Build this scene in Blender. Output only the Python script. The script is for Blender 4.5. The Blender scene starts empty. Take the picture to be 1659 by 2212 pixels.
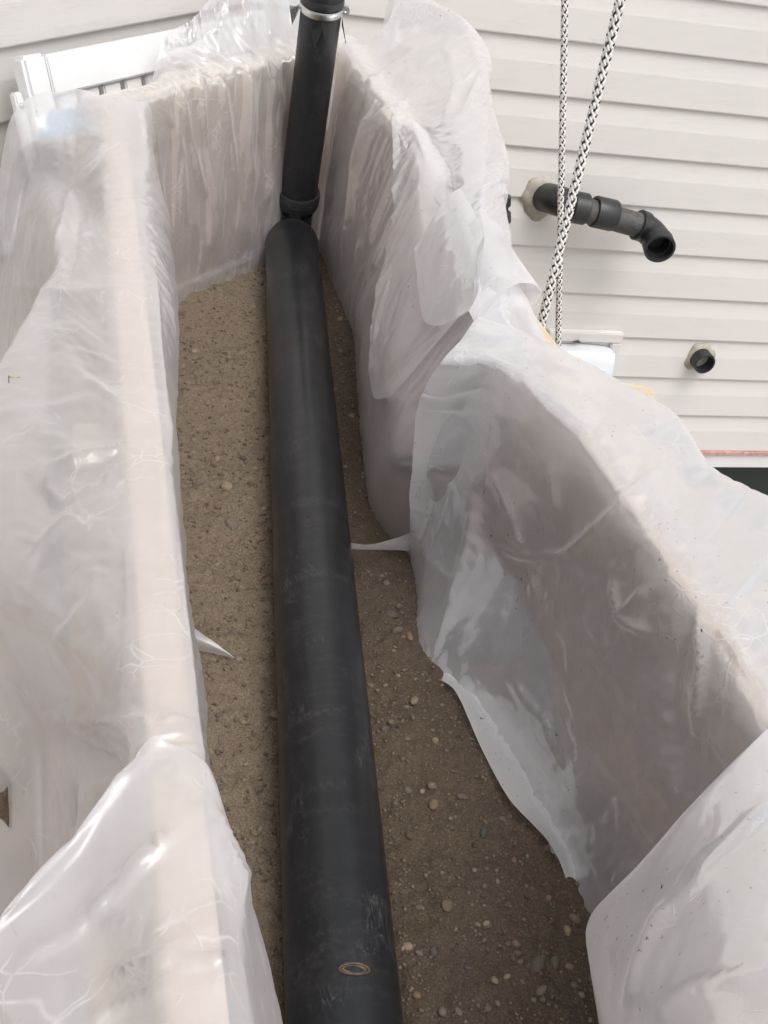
import bpy, bmesh, math, random
import numpy as np
from mathutils import Vector, Matrix

random.seed(7)
rng = np.random.default_rng(11)
sc = bpy.context.scene
col = sc.collection

# ------------------------------------------------------------------ camera
# camera stands at the origin of the world; x runs along the sided wall, y away, z up
F = 2500.0
CX, CY = 829.5, 1106.0
R = np.array([[0.95997159, -0.00649651, 0.28002205],
              [-0.22472228, -0.61462329, 0.75613366],
              [0.16719584, -0.78879402, -0.59148081]])
cd = bpy.data.cameras.new('camera')
cam = bpy.data.objects.new('camera', cd)
col.objects.link(cam)
right, up, back = R[:, 0], -R[:, 1], -R[:, 2]
cam.matrix_world = Matrix(((right[0], up[0], back[0], 0), (right[1], up[1], back[1], 0),
                           (right[2], up[2], back[2], 0), (0, 0, 0, 1)))
cd.sensor_fit = 'VERTICAL'
cd.sensor_height = 36
cd.sensor_width = 27
cd.lens = 36 * F / 2212
cd.clip_start = 0.02
cd.clip_end = 600
sc.camera = cam

# ------------------------------------------------------------------ light
SUN_EL, SUN_AZ = 64.0, 292.0        # degrees; azimuth counted from +x towards +y
world = bpy.data.worlds.new('World')
sc.world = world
world.use_nodes = True
wn = world.node_tree.nodes
wl = world.node_tree.links
bg = wn['Background']
sky = wn.new('ShaderNodeTexSky')
sky.sky_type = 'NISHITA'
sky.sun_disc = False
sky.sun_elevation = math.radians(SUN_EL)
sky.sun_rotation = math.radians(90 - SUN_AZ)
sky.air_density = 1.0
sky.dust_density = 5.0
sky.ozone_density = 1.0
hs = wn.new('ShaderNodeHueSaturation')
hs.inputs['Saturation'].default_value = 0.22       # overcast: nearly colourless
wl.new(sky.outputs[0], hs.inputs['Color'])
wl.new(hs.outputs[0], bg.inputs['Color'])
bg.inputs['Strength'].default_value = 0.15

sd = bpy.data.lights.new('sun', 'SUN')
sd.energy = 0.6
sd.angle = math.radians(38)
sd.color = (1.0, 0.985, 0.97)
sun = bpy.data.objects.new('sun', sd)
col.objects.link(sun)
el, az = math.radians(SUN_EL), math.radians(SUN_AZ)
sv = Vector((math.cos(el) * math.cos(az), math.cos(el) * math.sin(az), math.sin(el)))
sun.rotation_euler = sv.to_track_quat('Z', 'Y').to_euler()
sun.location = sv * 20

sc.view_settings.view_transform = 'Standard'
sc.view_settings.look = 'None'
sc.view_settings.exposure = 0.55
sc.view_settings.gamma = 1
sc.view_settings.use_curve_mapping = False
sc.cycles.max_bounces = 7
sc.cycles.transparent_max_bounces = 10
sc.cycles.transmission_bounces = 8

# ------------------------------------------------------------------ helpers
def ray(x, y):
    return R @ np.array([x - CX, y - CY, F])

def onz(x, y, z):
    d = ray(x, y)
    return d * (z / d[2])

def ony(x, y, Y):
    d = ray(x, y)
    return d * (Y / d[1])

def onx(x, y, X):
    d = ray(x, y)
    return d * (X / d[0])

def W(x, y, z):
    return np.array([x, y, z], float)

def link(name, me, mat=None, parent=None, smooth=True):
    o = bpy.data.objects.new(name, me)
    col.objects.link(o)
    if mat is not None and not me.materials:
        me.materials.append(mat)
    if smooth:
        me.shade_smooth()
    if parent is not None:
        o.parent = parent
    return o

def mesh(name, verts, faces, mat, parent=None, smooth=True):
    me = bpy.data.meshes.new(name)
    me.from_pydata([tuple(map(float, v)) for v in verts], [], faces)
    me.update()
    return link(name, me, mat, parent, smooth)

def tag(o, label=None, cat=None, group=None, kind=None):
    if label: o['label'] = label
    if cat: o['category'] = cat
    if group: o['group'] = group
    if kind: o['kind'] = kind
    return o

def thing(name, label, cat, loc=(0, 0, 0), group=None):
    o = bpy.data.objects.new(name, None)
    col.objects.link(o)
    o.empty_display_size = 0.05
    o.location = loc
    tag(o, label, cat, group)
    return o

def keep(o, parent):
    """parent without moving the already placed mesh"""
    o.parent = parent
    o.matrix_parent_inverse = Matrix.Translation(parent.location).inverted()
    return o

def grid_mesh(name, P, mat, parent=None):
    H, Wd = P.shape[:2]
    me = bpy.data.meshes.new(name)
    me.vertices.add(H * Wd)
    me.vertices.foreach_set('co', P.reshape(-1).astype(np.float32))
    idx = np.arange(H * Wd).reshape(H, Wd)
    q = np.stack([idx[:-1, :-1], idx[:-1, 1:], idx[1:, 1:], idx[1:, :-1]], -1).reshape(-1)
    nf = (H - 1) * (Wd - 1)
    me.loops.add(nf * 4)
    me.loops.foreach_set('vertex_index', q.astype(np.int32))
    me.polygons.add(nf)
    me.polygons.foreach_set('loop_start', (np.arange(nf) * 4).astype(np.int32))
    me.update(calc_edges=True)
    me.validate()
    return link(name, me, mat, parent, True)

def box(name, lo, hi, mat, parent=None, bev=0.002, smooth=False):
    bm = bmesh.new()
    bmesh.ops.create_cube(bm, size=1)
    lo, hi = np.array(lo, float), np.array(hi, float)
    for v in bm.verts:
        v.co = Vector((lo + hi) / 2 + np.array(v.co) * (hi - lo))
    if bev:
        bmesh.ops.bevel(bm, geom=bm.edges[:], offset=bev, segments=2, affect='EDGES')
    me = bpy.data.meshes.new(name)
    bm.to_mesh(me); bm.free()
    return link(name, me, mat, parent, smooth)

def obox(name, o, ax, ay, az, dims, mat, parent=None, bev=0.002):
    """box on oriented axes: o is the centre"""
    bm = bmesh.new()
    bmesh.ops.create_cube(bm, size=1)
    for v in bm.verts:
        v.co = Vector(np.array(v.co) * np.array(dims))
    if bev:
        bmesh.ops.bevel(bm, geom=bm.edges[:], offset=bev, segments=2, affect='EDGES')
    M = np.stack([ax, ay, az], 1)
    for v in bm.verts:
        v.co = Vector(np.array(o) + M @ np.array(v.co))
    me = bpy.data.meshes.new(name)
    bm.to_mesh(me); bm.free()
    return link(name, me, mat, parent, False)

def norm(v):
    v = np.array(v, float)
    return v / np.linalg.norm(v)

def frame_of(d):
    d = norm(d)
    a = np.array([0, 0, 1.]) if abs(d[2]) < 0.9 else np.array([1., 0, 0])
    u = norm(np.cross(d, a))
    return d, u, np.cross(d, u)

def tube_geo(path, rad, sides=24, cap=True, start=None):
    path = np.array(path, float)
    n = len(path)
    rad = np.broadcast_to(np.array(rad, float), (n,))
    tang = np.gradient(path, axis=0)
    tang /= np.linalg.norm(tang, axis=1)[:, None]
    d, u, v = frame_of(tang[0])
    vs, fs = [], []
    for i in range(n):
        t = tang[i]
        u = u - t * (u @ t); u /= np.linalg.norm(u)
        v = np.cross(t, u)
        for k in range(sides):
            a = 2 * math.pi * k / sides
            vs.append(path[i] + rad[i] * (u * math.cos(a) + v * math.sin(a)))
    for i in range(n - 1):
        for k in range(sides):
            k2 = (k + 1) % sides
            fs.append((i * sides + k, i * sides + k2, (i + 1) * sides + k2, (i + 1) * sides + k))
    if cap:
        fs.append(tuple(range(sides))[::-1])
        fs.append(tuple((n - 1) * sides + k for k in range(sides)))
    return vs, fs

def tube(name, path, rad, mat, parent=None, sides=32, cap=True):
    v, f = tube_geo(path, rad, sides, cap)
    o = mesh(name, v, f, mat, parent, True)
    return o

def lathe(name, base, axis, prof, mat, parent=None, sides=40):
    """prof: list of (distance along the axis, radius); sharp joints by repeated points"""
    d, u, v = frame_of(axis)
    base = np.array(base, float)
    vs, fs = [], []
    for (t, r) in prof:
        for k in range(sides):
            a = 2 * math.pi * k / sides
            vs.append(base + d * t + r * (u * math.cos(a) + v * math.sin(a)))
    for i in range(len(prof) - 1):
        for k in range(sides):
            k2 = (k + 1) % sides
            fs.append((i * sides + k, i * sides + k2, (i + 1) * sides + k2, (i + 1) * sides + k))
    o = mesh(name, vs, fs, mat, parent, True)
    o.data.set_sharp_from_angle(angle=math.radians(35))
    return o

# value noise on numpy arrays
def vnoise(x, y, seed=0):
    xi, yi = np.floor(x).astype(np.int64), np.floor(y).astype(np.int64)
    fx, fy = x - xi, y - yi
    fx = fx * fx * fx * (fx * (fx * 6 - 15) + 10); fy = fy * fy * fy * (fy * (fy * 6 - 15) + 10)
    def h(a, b):
        n = (a * 374761393 + b * 668265263 + seed * 1442695041) & 0xffffffff
        n = ((n ^ (n >> 13)) * 1274126177) & 0xffffffff
        n = n ^ (n >> 16)
        return (n & 0xffff) / 65535.0
    return (h(xi, yi) * (1 - fx) + h(xi + 1, yi) * fx) * (1 - fy) + (h(xi, yi + 1) * (1 - fx) + h(xi + 1, yi + 1) * fx) * fy

def fbm(x, y, seed=0, oct=4, gain=0.5):
    s, a, t = 0, 1.0, 0
    for k in range(oct):
        s = s + a * vnoise(x * 2 ** k + 17.3 * k, y * 2 ** k + 9.1 * k, seed + k); t += a; a *= gain
    return s / t * 2 - 1

# ------------------------------------------------------------------ materials
def newmat(name):
    m = bpy.data.materials.new(name)
    m.use_nodes = True
    nt = m.node_tree
    return m, nt, nt.nodes['Principled BSDF']

def coords(nt, scale=(1, 1, 1)):
    tc = nt.nodes.new('ShaderNodeTexCoord')
    mp = nt.nodes.new('ShaderNodeMapping')
    mp.inputs['Scale'].default_value = scale
    nt.links.new(tc.outputs['Object'], mp.inputs['Vector'])
    return mp.outputs['Vector']

def noise(nt, vec, scale, detail=4, rough=0.55, dist=0.0):
    n = nt.nodes.new('ShaderNodeTexNoise')
    n.inputs['Scale'].default_value = scale
    n.inputs['Detail'].default_value = detail
    n.inputs['Roughness'].default_value = rough
    n.inputs['Distortion'].default_value = dist
    nt.links.new(vec, n.inputs['Vector'])
    return n.outputs['Fac']

def ramp(nt, fac, stops):
    r = nt.nodes.new('ShaderNodeValToRGB')
    e = r.color_ramp.elements
    while len(e) < len(stops): e.new(0.5)
    for i, (p, c) in enumerate(stops):
        e[i].position = p
        e[i].color = (*c, 1) if len(c) == 3 else c
    nt.links.new(fac, r.inputs['Fac'])
    return r.outputs['Color']

def g(v): return (v, v, v)

def mixc(nt, fac, a, b, mode='MIX'):
    m = nt.nodes.new('ShaderNodeMix')
    m.data_type = 'RGBA'
    m.blend_type = mode
    for sock, val in ((m.inputs[0], fac), (m.inputs[6], a), (m.inputs[7], b)):
        if isinstance(val, (int, float)): sock.default_value = val
        elif isinstance(val, tuple): sock.default_value = (*val, 1)
        else: nt.links.new(val, sock)
    return m.outputs[2]

def mathn(nt, op, a, b=0.0):
    m = nt.nodes.new('ShaderNodeMath'); m.operation = op
    for i, v in enumerate((a, b)):
        if isinstance(v, (int, float)): m.inputs[i].default_value = v
        else: nt.links.new(v, m.inputs[i])
    return m.outputs[0]

def bump(nt, height, strength, dist, prev=None):
    b = nt.nodes.new('ShaderNodeBump')
    b.inputs['Strength'].default_value = strength
    b.inputs['Distance'].default_value = dist
    nt.links.new(height, b.inputs['Height'])
    if prev is not None: nt.links.new(prev, b.inputs['Normal'])
    return b.outputs['Normal']

def plain(name, c, rough=0.5, metal=0.0, var=0.12, scale=30, bmp=0.0):
    m, nt, p = newmat(name)
    v = coords(nt)
    n = noise(nt, v, scale, 5)
    nt.links.new(ramp(nt, n, [(0.3, tuple(x * (1 - var) for x in c)), (0.7, tuple(min(1, x * (1 + var)) for x in c))]), p.inputs['Base Color'])
    p.inputs['Roughness'].default_value = rough
    p.inputs['Metallic'].default_value = metal
    if bmp: nt.links.new(bump(nt, noise(nt, v, scale * 8, 4), bmp, 0.001), p.inputs['Normal'])
    return m

# vinyl siding with an embossed wood grain
def siding_mat(name, c, along):
    m, nt, p = newmat(name)
    s = (2.2, 2.2, 34) if along == 'x' else (2.2, 2.2, 34)
    v = coords(nt, s)
    n1 = noise(nt, v, 3.2, 5, 0.6, 1.2)
    # thin crests of the grain
    a = mathn(nt, 'ABSOLUTE', mathn(nt, 'SUBTRACT', n1, 0.5))
    line = ramp(nt, a, [(0.0, g(1)), (0.022, g(0))])
    gate = ramp(nt, noise(nt, coords(nt, (3, 3, 9)), 3.0, 3), [(0.46, g(0)), (0.6, g(1))])
    ln = mathn(nt, 'MULTIPLY', line, gate)
    base = ramp(nt, noise(nt, coords(nt, (1, 1, 3)), 2.3, 4), [(0.3, tuple(x * 0.985 for x in c)), (0.7, tuple(x * 1.01 for x in c))])
    dirt = ramp(nt, noise(nt, coords(nt, (1, 1, 1)), 130, 2), [(0.76, g(1)), (0.8, (0.8, 0.77, 0.74))])
    nt.links.new(mixc(nt, 1.0, base, dirt, 'MULTIPLY'), p.inputs['Base Color'])
    h = mathn(nt, 'ADD', mathn(nt, 'MULTIPLY', ln, 1.0), mathn(nt, 'MULTIPLY', n1, 0.6))
    nt.links.new(bump(nt, h, 0.35, 0.001), p.inputs['Normal'])
    p.inputs['Roughness'].default_value = 0.42
    return m
M_SIDE = siding_mat('vinyl_siding', (0.64, 0.615, 0.588), 'x')
M_TRIM = plain('vinyl_trim', (0.66, 0.63, 0.58), 0.45, var=0.03, scale=12)
M_WHITE = plain('white_paint', (0.70, 0.70, 0.70), 0.35, var=0.035, scale=18, bmp=0.08)
M_VENTWHITE = plain('white_plastic', (0.66, 0.68, 0.71), 0.3, var=0.02)
M_RED = plain('red_tape', (0.48, 0.27, 0.24), 0.6, var=0.35, scale=60)
M_CAULK = plain('caulk', (0.36, 0.335, 0.28), 0.6, var=0.18, scale=60, bmp=0.3)
M_STEEL = plain('steel', (0.62, 0.61, 0.6), 0.28, 1.0, var=0.08, scale=60)
M_BRASS = plain('brass_staple', (0.5, 0.36, 0.14), 0.35, 1.0)
M_DARK = plain('dark_void', (0.012, 0.012, 0.013), 0.7)
M_BLUE = plain('blue_plastic', (0.26, 0.38, 0.48), 0.4)
M_DECK = plain('deck_boards', (0.3, 0.25, 0.2), 0.75, var=0.25, scale=8, bmp=0.3)
M_GROUND = plain('ground', (0.33, 0.31, 0.28), 0.9, var=0.2, scale=3, bmp=0.4)
M_SOIL = plain('dark_soil', (0.10, 0.07, 0.045), 0.95, var=0.5, scale=90, bmp=0.8)

m, nt, p = newmat('window_glass'); M_GLASS = m
p.inputs['Base Color'].default_value = (0.012, 0.02, 0.021, 1)
p.inputs['Roughness'].default_value = 0.06
nt.links.new(bump(nt, noise(nt, coords(nt), 5, 2), 0.05, 0.01), p.inputs['Normal'])

# black ABS pipe, dusty and scuffed
def abs_mat(name, c0, c1, rough, dusty):
    m, nt, p = newmat(name)
    v = coords(nt)
    n = noise(nt, v, 6, 5, 0.6)
    ring = noise(nt, coords(nt, (3, 22, 3)), 2.0, 5, 0.65)
    base = ramp(nt, n, [(0.3, c0), (0.72, c1)])
    dst = ramp(nt, ring, [(0.48, g(0)), (0.78, g(1))])
    fine = ramp(nt, noise(nt, v, 160, 3), [(0.4, g(0)), (0.75, g(1))])
    f = mathn(nt, 'MULTIPLY', mathn(nt, 'MULTIPLY', dst, fine), dusty)
    b2 = mixc(nt, f, base, (0.17, 0.15, 0.13))
    # pale scuffs: thin lines broken up by a coarse mask
    s1 = noise(nt, coords(nt, (26, 6, 26)), 3.0, 6, 0.7, 0.6)
    a = mathn(nt, 'ABSOLUTE', mathn(nt, 'SUBTRACT', s1, 0.5))
    ln = ramp(nt, a, [(0.0, g(1)), (0.016, g(0))])
    gate = ramp(nt, noise(nt, v, 9.0, 4, 0.7), [(0.53, g(0)), (0.64, g(1))])
    f2 = mathn(nt, 'MULTIPLY', mathn(nt, 'MULTIPLY', ln, gate), 0.42 * min(1, dusty * 1.8))
    nt.links.new(mixc(nt, f2, b2, (0.34, 0.35, 0.36)), p.inputs['Base Color'])
    nt.links.new(ramp(nt, n, [(0.3, g(rough - 0.06)), (0.7, g(rough + 0.1))]), p.inputs['Roughness'])
    nt.links.new(bump(nt, noise(nt, v, 220, 3), 0.12, 0.0006, bump(nt, n, 0.1, 0.004)), p.inputs['Normal'])
    return m
M_PIPE = abs_mat('black_pipe', (0.007, 0.0078, 0.0092), (0.0115, 0.0128, 0.0150), 0.31, 0.30)
M_RISER = abs_mat('black_rubber', (0.01, 0.011, 0.012), (0.016, 0.017, 0.019), 0.42, 0.25)
M_FIT = abs_mat('black_fitting', (0.014, 0.0145, 0.016), (0.024, 0.025, 0.027), 0.38, 0.25)
M_FITPIPE = abs_mat('grey_black_pipe', (0.04, 0.038, 0.037), (0.07, 0.066, 0.062), 0.55, 0.5)
M_MESH = plain('fly_screen', (0.03, 0.03, 0.03), 0.6)

# sawn timber
def wood_mat(name, c0, c1, axis):
    m, nt, p = newmat(name)
    s = {'x': (1.5, 30, 30), 'y': (30, 1.5, 30), 'z': (30, 30, 1.5)}[axis]
    n = noise(nt, coords(nt, s), 2.0, 5, 0.6, 0.8)
    k = noise(nt, coords(nt), 7, 3)
    cc = mixc(nt, 0.25, ramp(nt, n, [(0.3, c0), (0.7, c1)]), ramp(nt, k, [(0.3, c0), (0.7, c1)]))
    nt.links.new(cc, p.inputs['Base Color'])
    p.inputs['Roughness'].default_value = 0.75
    nt.links.new(bump(nt, n, 0.25, 0.001), p.inputs['Normal'])
    return m
M_PINE_X = wood_mat('pine_x', (0.46, 0.38, 0.27), (0.58, 0.50, 0.38), 'x')
M_PINE_Y = wood_mat('pine_y', (0.50, 0.40, 0.30), (0.62, 0.52, 0.41), 'y')
M_PINE_Z = wood_mat('pine_z', (0.42, 0.33, 0.22), (0.54, 0.45, 0.33), 'z')
M_PLY = wood_mat('plywood', (0.44, 0.32, 0.25), (0.56, 0.43, 0.35), 'y')

# milky polyethylene film
def film_mat(name, transp=0.34, dirt=0.5, gloss=1.0, groug=0.12, tint=(0.85, 0.84, 0.855), seed=0.0):
    m, nt, p = newmat(name)
    N, L = nt.nodes, nt.links
    N.remove(p)
    out = N['Material Output']
    v0 = coords(nt)
    mp = N.new('ShaderNodeMapping'); mp.inputs['Location'].default_value = (seed, seed * 2, seed * 3)
    L.new(v0, mp.inputs['Vector']); v = mp.outputs['Vector']
    n = noise(nt, v, 5, 4, 0.6)
    # crinkles: flat facets that meet in sharp creases, only where the film has been crushed
    wob = N.new('ShaderNodeTexNoise'); wob.inputs['Scale'].default_value = 7; wob.inputs['Detail'].default_value = 3
    L.new(v, wob.inputs['Vector'])
    wv = N.new('ShaderNodeVectorMath'); wv.operation = 'MULTIPLY_ADD'
    L.new(wob.outputs['Color'], wv.inputs[0]); wv.inputs[1].default_value = (0.10, 0.10, 0.10); L.new(v, wv.inputs[2])
    def facet(sc_):
        vo = N.new('ShaderNodeTexVoronoi'); vo.feature = 'DISTANCE_TO_EDGE'; vo.inputs['Scale'].default_value = sc_
        L.new(wv.outputs[0], vo.inputs['Vector'])
        return vo.outputs['Distance']
    gate = ramp(nt, noise(nt, v, 4.2, 3), [(0.42, g(0.12)), (0.66, g(1))])
    f1, f2 = facet(11), facet(29)
    hgt = mathn(nt, 'ADD', mathn(nt, 'MULTIPLY', f1, 1.0), mathn(nt, 'MULTIPLY', f2, 0.34))
    hgt = mathn(nt, 'MULTIPLY', hgt, gate)
    # stress whitened crease lines, broken up
    g2 = ramp(nt, noise(nt, v, 8, 4, 0.65), [(0.53, g(0)), (0.64, g(1))])
    cl = mathn(nt, 'MULTIPLY', mathn(nt, 'MAXIMUM', ramp(nt, f1, [(0.0, g(1)), (0.022, g(0))]), ramp(nt, f2, [(0.0, g(0.8)), (0.035, g(0))])), g2)
    hgt = mathn(nt, 'ADD', hgt, mathn(nt, 'MULTIPLY', cl, 0.08))
    nrm = bump(nt, hgt, 0.32, 0.012)
    nrm = bump(nt, noise(nt, v, 70, 3), 0.06, 0.002, nrm)
    # dust and grit carried on the film
    d1 = ramp(nt, noise(nt, v, 150, 3, 0.6), [(0.665, g(0)), (0.71, g(1))])
    dg = ramp(nt, noise(nt, v, 6.5, 4, 0.65), [(0.48, g(0)), (0.62, g(1))])
    spk = mathn(nt, 'MULTIPLY', mathn(nt, 'MULTIPLY', d1, dg), dirt)
    smear = mathn(nt, 'MULTIPLY', ramp(nt, noise(nt, v, 9, 6, 0.75), [(0.56, g(0)), (0.76, g(1))]), dirt * 0.4)
    colr = mixc(nt, smear, tint, (0.55, 0.47, 0.37))
    colr = mixc(nt, spk, colr, (0.09, 0.065, 0.045))
    dif = N.new('ShaderNodeBsdfDiffuse'); trl = N.new('ShaderNodeBsdfTranslucent')
    tra = N.new('ShaderNodeBsdfTransparent'); gls = N.new('ShaderNodeBsdfGlossy')
    for nd in (dif, trl):
        L.new(colr, nd.inputs['Color']); L.new(nrm, nd.inputs['Normal'])
    tra.inputs['Color'].default_value = (0.97, 0.96, 0.965, 1)
    gls.inputs['Roughness'].default_value = groug
    gls.inputs['Color'].default_value = (1, 1, 1, 1)
    L.new(nrm, gls.inputs['Normal'])
    m1 = N.new('ShaderNodeMixShader'); m1.inputs[0].default_value = 0.55
    L.new(dif.outputs[0], m1.inputs[1]); L.new(trl.outputs[0], m1.inputs[2])
    m2 = N.new('ShaderNodeMixShader')
    tf = mathn(nt, 'MULTIPLY', mathn(nt, 'SUBTRACT', 1.0, mathn(nt, 'MAXIMUM', mathn(nt, 'MAXIMUM', spk, smear), mathn(nt, 'MULTIPLY', cl, 0.65))),
               ramp(nt, n, [(0.3, g(transp * 0.75)), (0.7, g(min(1, transp * 1.2)))]))
    # film seen edge on is thicker
    lw = N.new('ShaderNodeLayerWeight'); lw.inputs['Blend'].default_value = 0.5
    L.new(nrm, lw.inputs['Normal'])
    tf = mathn(nt, 'MULTIPLY', tf, ramp(nt, lw.outputs['Facing'], [(0.2, g(1)), (0.5, g(0.75)), (0.85, g(0.12))]))
    L.new(tf, m2.inputs[0])
    L.new(m1.outputs[0], m2.inputs[1]); L.new(tra.outputs[0], m2.inputs[2])
    fr = N.new('ShaderNodeFresnel'); fr.inputs['IOR'].default_value = 1.5
    L.new(nrm, fr.inputs['Normal'])
    m3 = N.new('ShaderNodeMixShader')
    L.new(mathn(nt, 'MINIMUM', mathn(nt, 'MULTIPLY', fr.outputs[0], 1.1 * gloss), 0.5 * gloss), m3.inputs[0])
    L.new(m2.outputs[0], m3.inputs[1]); L.new(gls.outputs[0], m3.inputs[2])
    L.new(m3.outputs[0], out.inputs['Surface'])
    return m
M_FILM_L = film_mat('film_left', 0.48, 0.45, 1.0, 0.13, seed=0.0)
M_FILM_E = film_mat('film_end', 0.48, 0.5, 0.6, 0.16, seed=1.7)
M_FILM_R = film_mat('film_right', 0.42, 1.0, 0.7, 0.16, seed=3.1)
M_FILM_U = film_mat('film_under', 0.08, 0.8, 0.4, 0.25, seed=7.7)
M_FILM_N = film_mat('film_near', 0.30, 1.0, 0.65, 0.15, seed=5.3)
M_FILM_F = film_mat('film_fold', 0.44, 0.4, 0.75, 0.14, seed=9.9)

# sand
m, nt, p = newmat('sand'); M_SAND = m
v = coords(nt)
n1 = noise(nt, v, 4, 4); n2 = noise(nt, v, 420, 3, 0.7); n3 = noise(nt, v, 60, 4)
pale_sand = ramp(nt, n2, [(0.28, (0.062, 0.046, 0.031)), (0.5, (0.132, 0.100, 0.068)), (0.74, (0.24, 0.187, 0.135))])
dark_sand = ramp(nt, n2, [(0.28, (0.034, 0.023, 0.014)), (0.5, (0.074, 0.052, 0.034)), (0.74, (0.14, 0.104, 0.072))])
# the sand colour turns darker on the house side of the pipe
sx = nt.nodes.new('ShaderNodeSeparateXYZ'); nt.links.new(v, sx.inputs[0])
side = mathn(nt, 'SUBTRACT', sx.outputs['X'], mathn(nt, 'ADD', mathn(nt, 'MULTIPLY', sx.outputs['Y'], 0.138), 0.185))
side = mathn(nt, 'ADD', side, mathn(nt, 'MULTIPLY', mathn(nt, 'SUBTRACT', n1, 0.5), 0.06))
darker_side = ramp(nt, mathn(nt, 'ADD', mathn(nt, 'MULTIPLY', side, 6.0), 0.5), [(0.35, g(0)), (0.6, g(1))])
cc = mixc(nt, darker_side, pale_sand, dark_sand)
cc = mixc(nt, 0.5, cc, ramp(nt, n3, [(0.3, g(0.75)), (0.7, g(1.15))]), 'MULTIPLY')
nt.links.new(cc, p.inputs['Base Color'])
p.inputs['Roughness'].default_value = 0.95
nt.links.new(bump(nt, n2, 0.6, 0.0015, bump(nt, n3, 0.7, 0.005)), p.inputs['Normal'])

def stone_mat(name, c):
    m, nt, p = newmat(name)
    oi = nt.nodes.new('ShaderNodeObjectInfo')
    v = coords(nt)
    n = noise(nt, v, 3, 4)
    hv = nt.nodes.new('ShaderNodeHueSaturation')
    nt.links.new(ramp(nt, n, [(0.3, tuple(x * 0.75 for x in c)), (0.7, tuple(x * 1.2 for x in c))]), hv.inputs['Color'])
    nt.links.new(mathn(nt, 'ADD', mathn(nt, 'MULTIPLY', oi.outputs['Random'], 0.7), 0.6), hv.inputs['Value'])
    nt.links.new(hv.outputs[0], p.inputs['Base Color'])
    p.inputs['Roughness'].default_value = 0.8
    nt.links.new(bump(nt, noise(nt, v, 12, 4), 0.3, 0.05), p.inputs['Normal'])
    return m
M_STONES = [stone_mat('tan_stone', (0.205, 0.152, 0.102)), stone_mat('grey_stone', (0.145, 0.12, 0.094)),
            stone_mat('rust_stone', (0.165, 0.108, 0.07)), stone_mat('dark_stone', (0.085, 0.077, 0.066))]
m, nt, p = newmat('grit'); M_GRIT = m
v = coords(nt)
nt.links.new(ramp(nt, noise(nt, v, 110, 2), [(0.3, (0.055, 0.043, 0.032)), (0.5, (0.125, 0.096, 0.068)), (0.72, (0.21, 0.165, 0.12))]), p.inputs['Base Color'])
p.inputs['Roughness'].default_value = 0.9

# ================================================================== LARGE STRUCTURE
# ground and the low deck the box stands on
gz = -2.45
mesh('ground', [(-150, -150, gz), (150, -150, gz), (150, 150, gz), (-150, 150, gz)], [(0, 1, 2, 3)], M_GROUND)['kind'] = 'structure'
deck = thing('deck', 'deck', 'deck'); del deck['label']; del deck['category']; deck['kind'] = 'structure'
dm = None
k = 0
x = -1.6
while x < 0.95:
    if dm is None:
        b = box('deck_board', (-0.0675, -1.2, -0.02), (0.0675, 2.58, 0.018), M_DECK, deck, 0.004)
        dm = b.data
    else:
        b = link('deck_board', dm, None, deck, False)
    b.location = (x, 0, -1.57)
    x += 0.142

# ---- house: main wall (y = 2.6) and the slanted bay wall on the left
house = thing('house', 'beige vinyl sided house wall with a slanted bay on the left', 'house', (1.5, 2.6, gz))
LAP, Z0, WY = 0.1275, -0.5245, 2.6
prof = [(0.0, 0.006), (0.050, -0.0005), (0.056, -0.0014), (0.1245, -0.004), (0.1275, -0.003), (0.1275, 0.008)]
def siding_board(p0, p1, out, zt):
    """one board between p0 and p1 (xy), zt = top; out = outward unit normal"""
    vs, fs = [], []
    for q in (p0, p1):
        for (dz, o) in prof:
            vs.append((q[0] - out[0] * o, q[1] - out[1] * o, zt - dz))
    n = len(prof)
    for i in range(n - 1):
        fs.append((i, i + 1, n + i + 1, n + i))
    # ends closed
    return vs, fs
XC = 0.42                                   # where the bay wall meets the main wall
bd = norm((0.717, 0.697, 0))
bn = np.array([bd[1], -bd[0]])              # outward normal of the bay
cor = np.array([XC, WY])
bayL = cor - bd[:2] * 0.80
proto = {}
for kind, p0, p1, out in (('main', (XC, WY), (4.2, WY), (0, -1)), ('bay', tuple(bayL), tuple(cor), tuple(bn))):
    for i in range(-12, 10):
        zt = Z0 - LAP * i
        if kind not in proto:
            v_, f_ = siding_board(p0, p1, out, 0)
            o = mesh('siding_board', v_, f_, M_SIDE, None, False)
            proto[kind] = o.data
        else:
            o = link('siding_board', proto[kind], None, None, False)
        o.location = (0, 0, zt)
        keep(o, house)
# lowest strip of wall below the boards, window in it
ZB = Z0 - LAP * 10                          # bottom of the sided part
o = box('foundation_wall', (XC, WY + 0.02, gz), (1.72, WY + 0.12, ZB), M_TRIM, None, 0); keep(o, house)
o = box('starter_strip', (1.5, WY - 0.012, ZB - 0.012), (4.2, WY + 0.015, ZB - 0.001), M_RED, None, 0.001); keep(o, house)
win = box('window', (1.72, WY + 0.05, gz + 0.05), (4.0, WY + 0.09, ZB - 0.014), M_DARK, None, 0); keep(win, house)
fr1 = box('frame', (1.60, WY - 0.004, ZB - 0.064), (4.2, WY + 0.045, ZB - 0.014), M_WHITE, None, 0.003); fr1.parent = win
win.matrix_parent_inverse = Matrix.Translation(house.location).inverted()
gl = box('pane', (1.74, WY + 0.028, gz + 0.06), (4.0, WY + 0.034, ZB - 0.066), M_GLASS, None, 0); gl.parent = win
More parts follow.
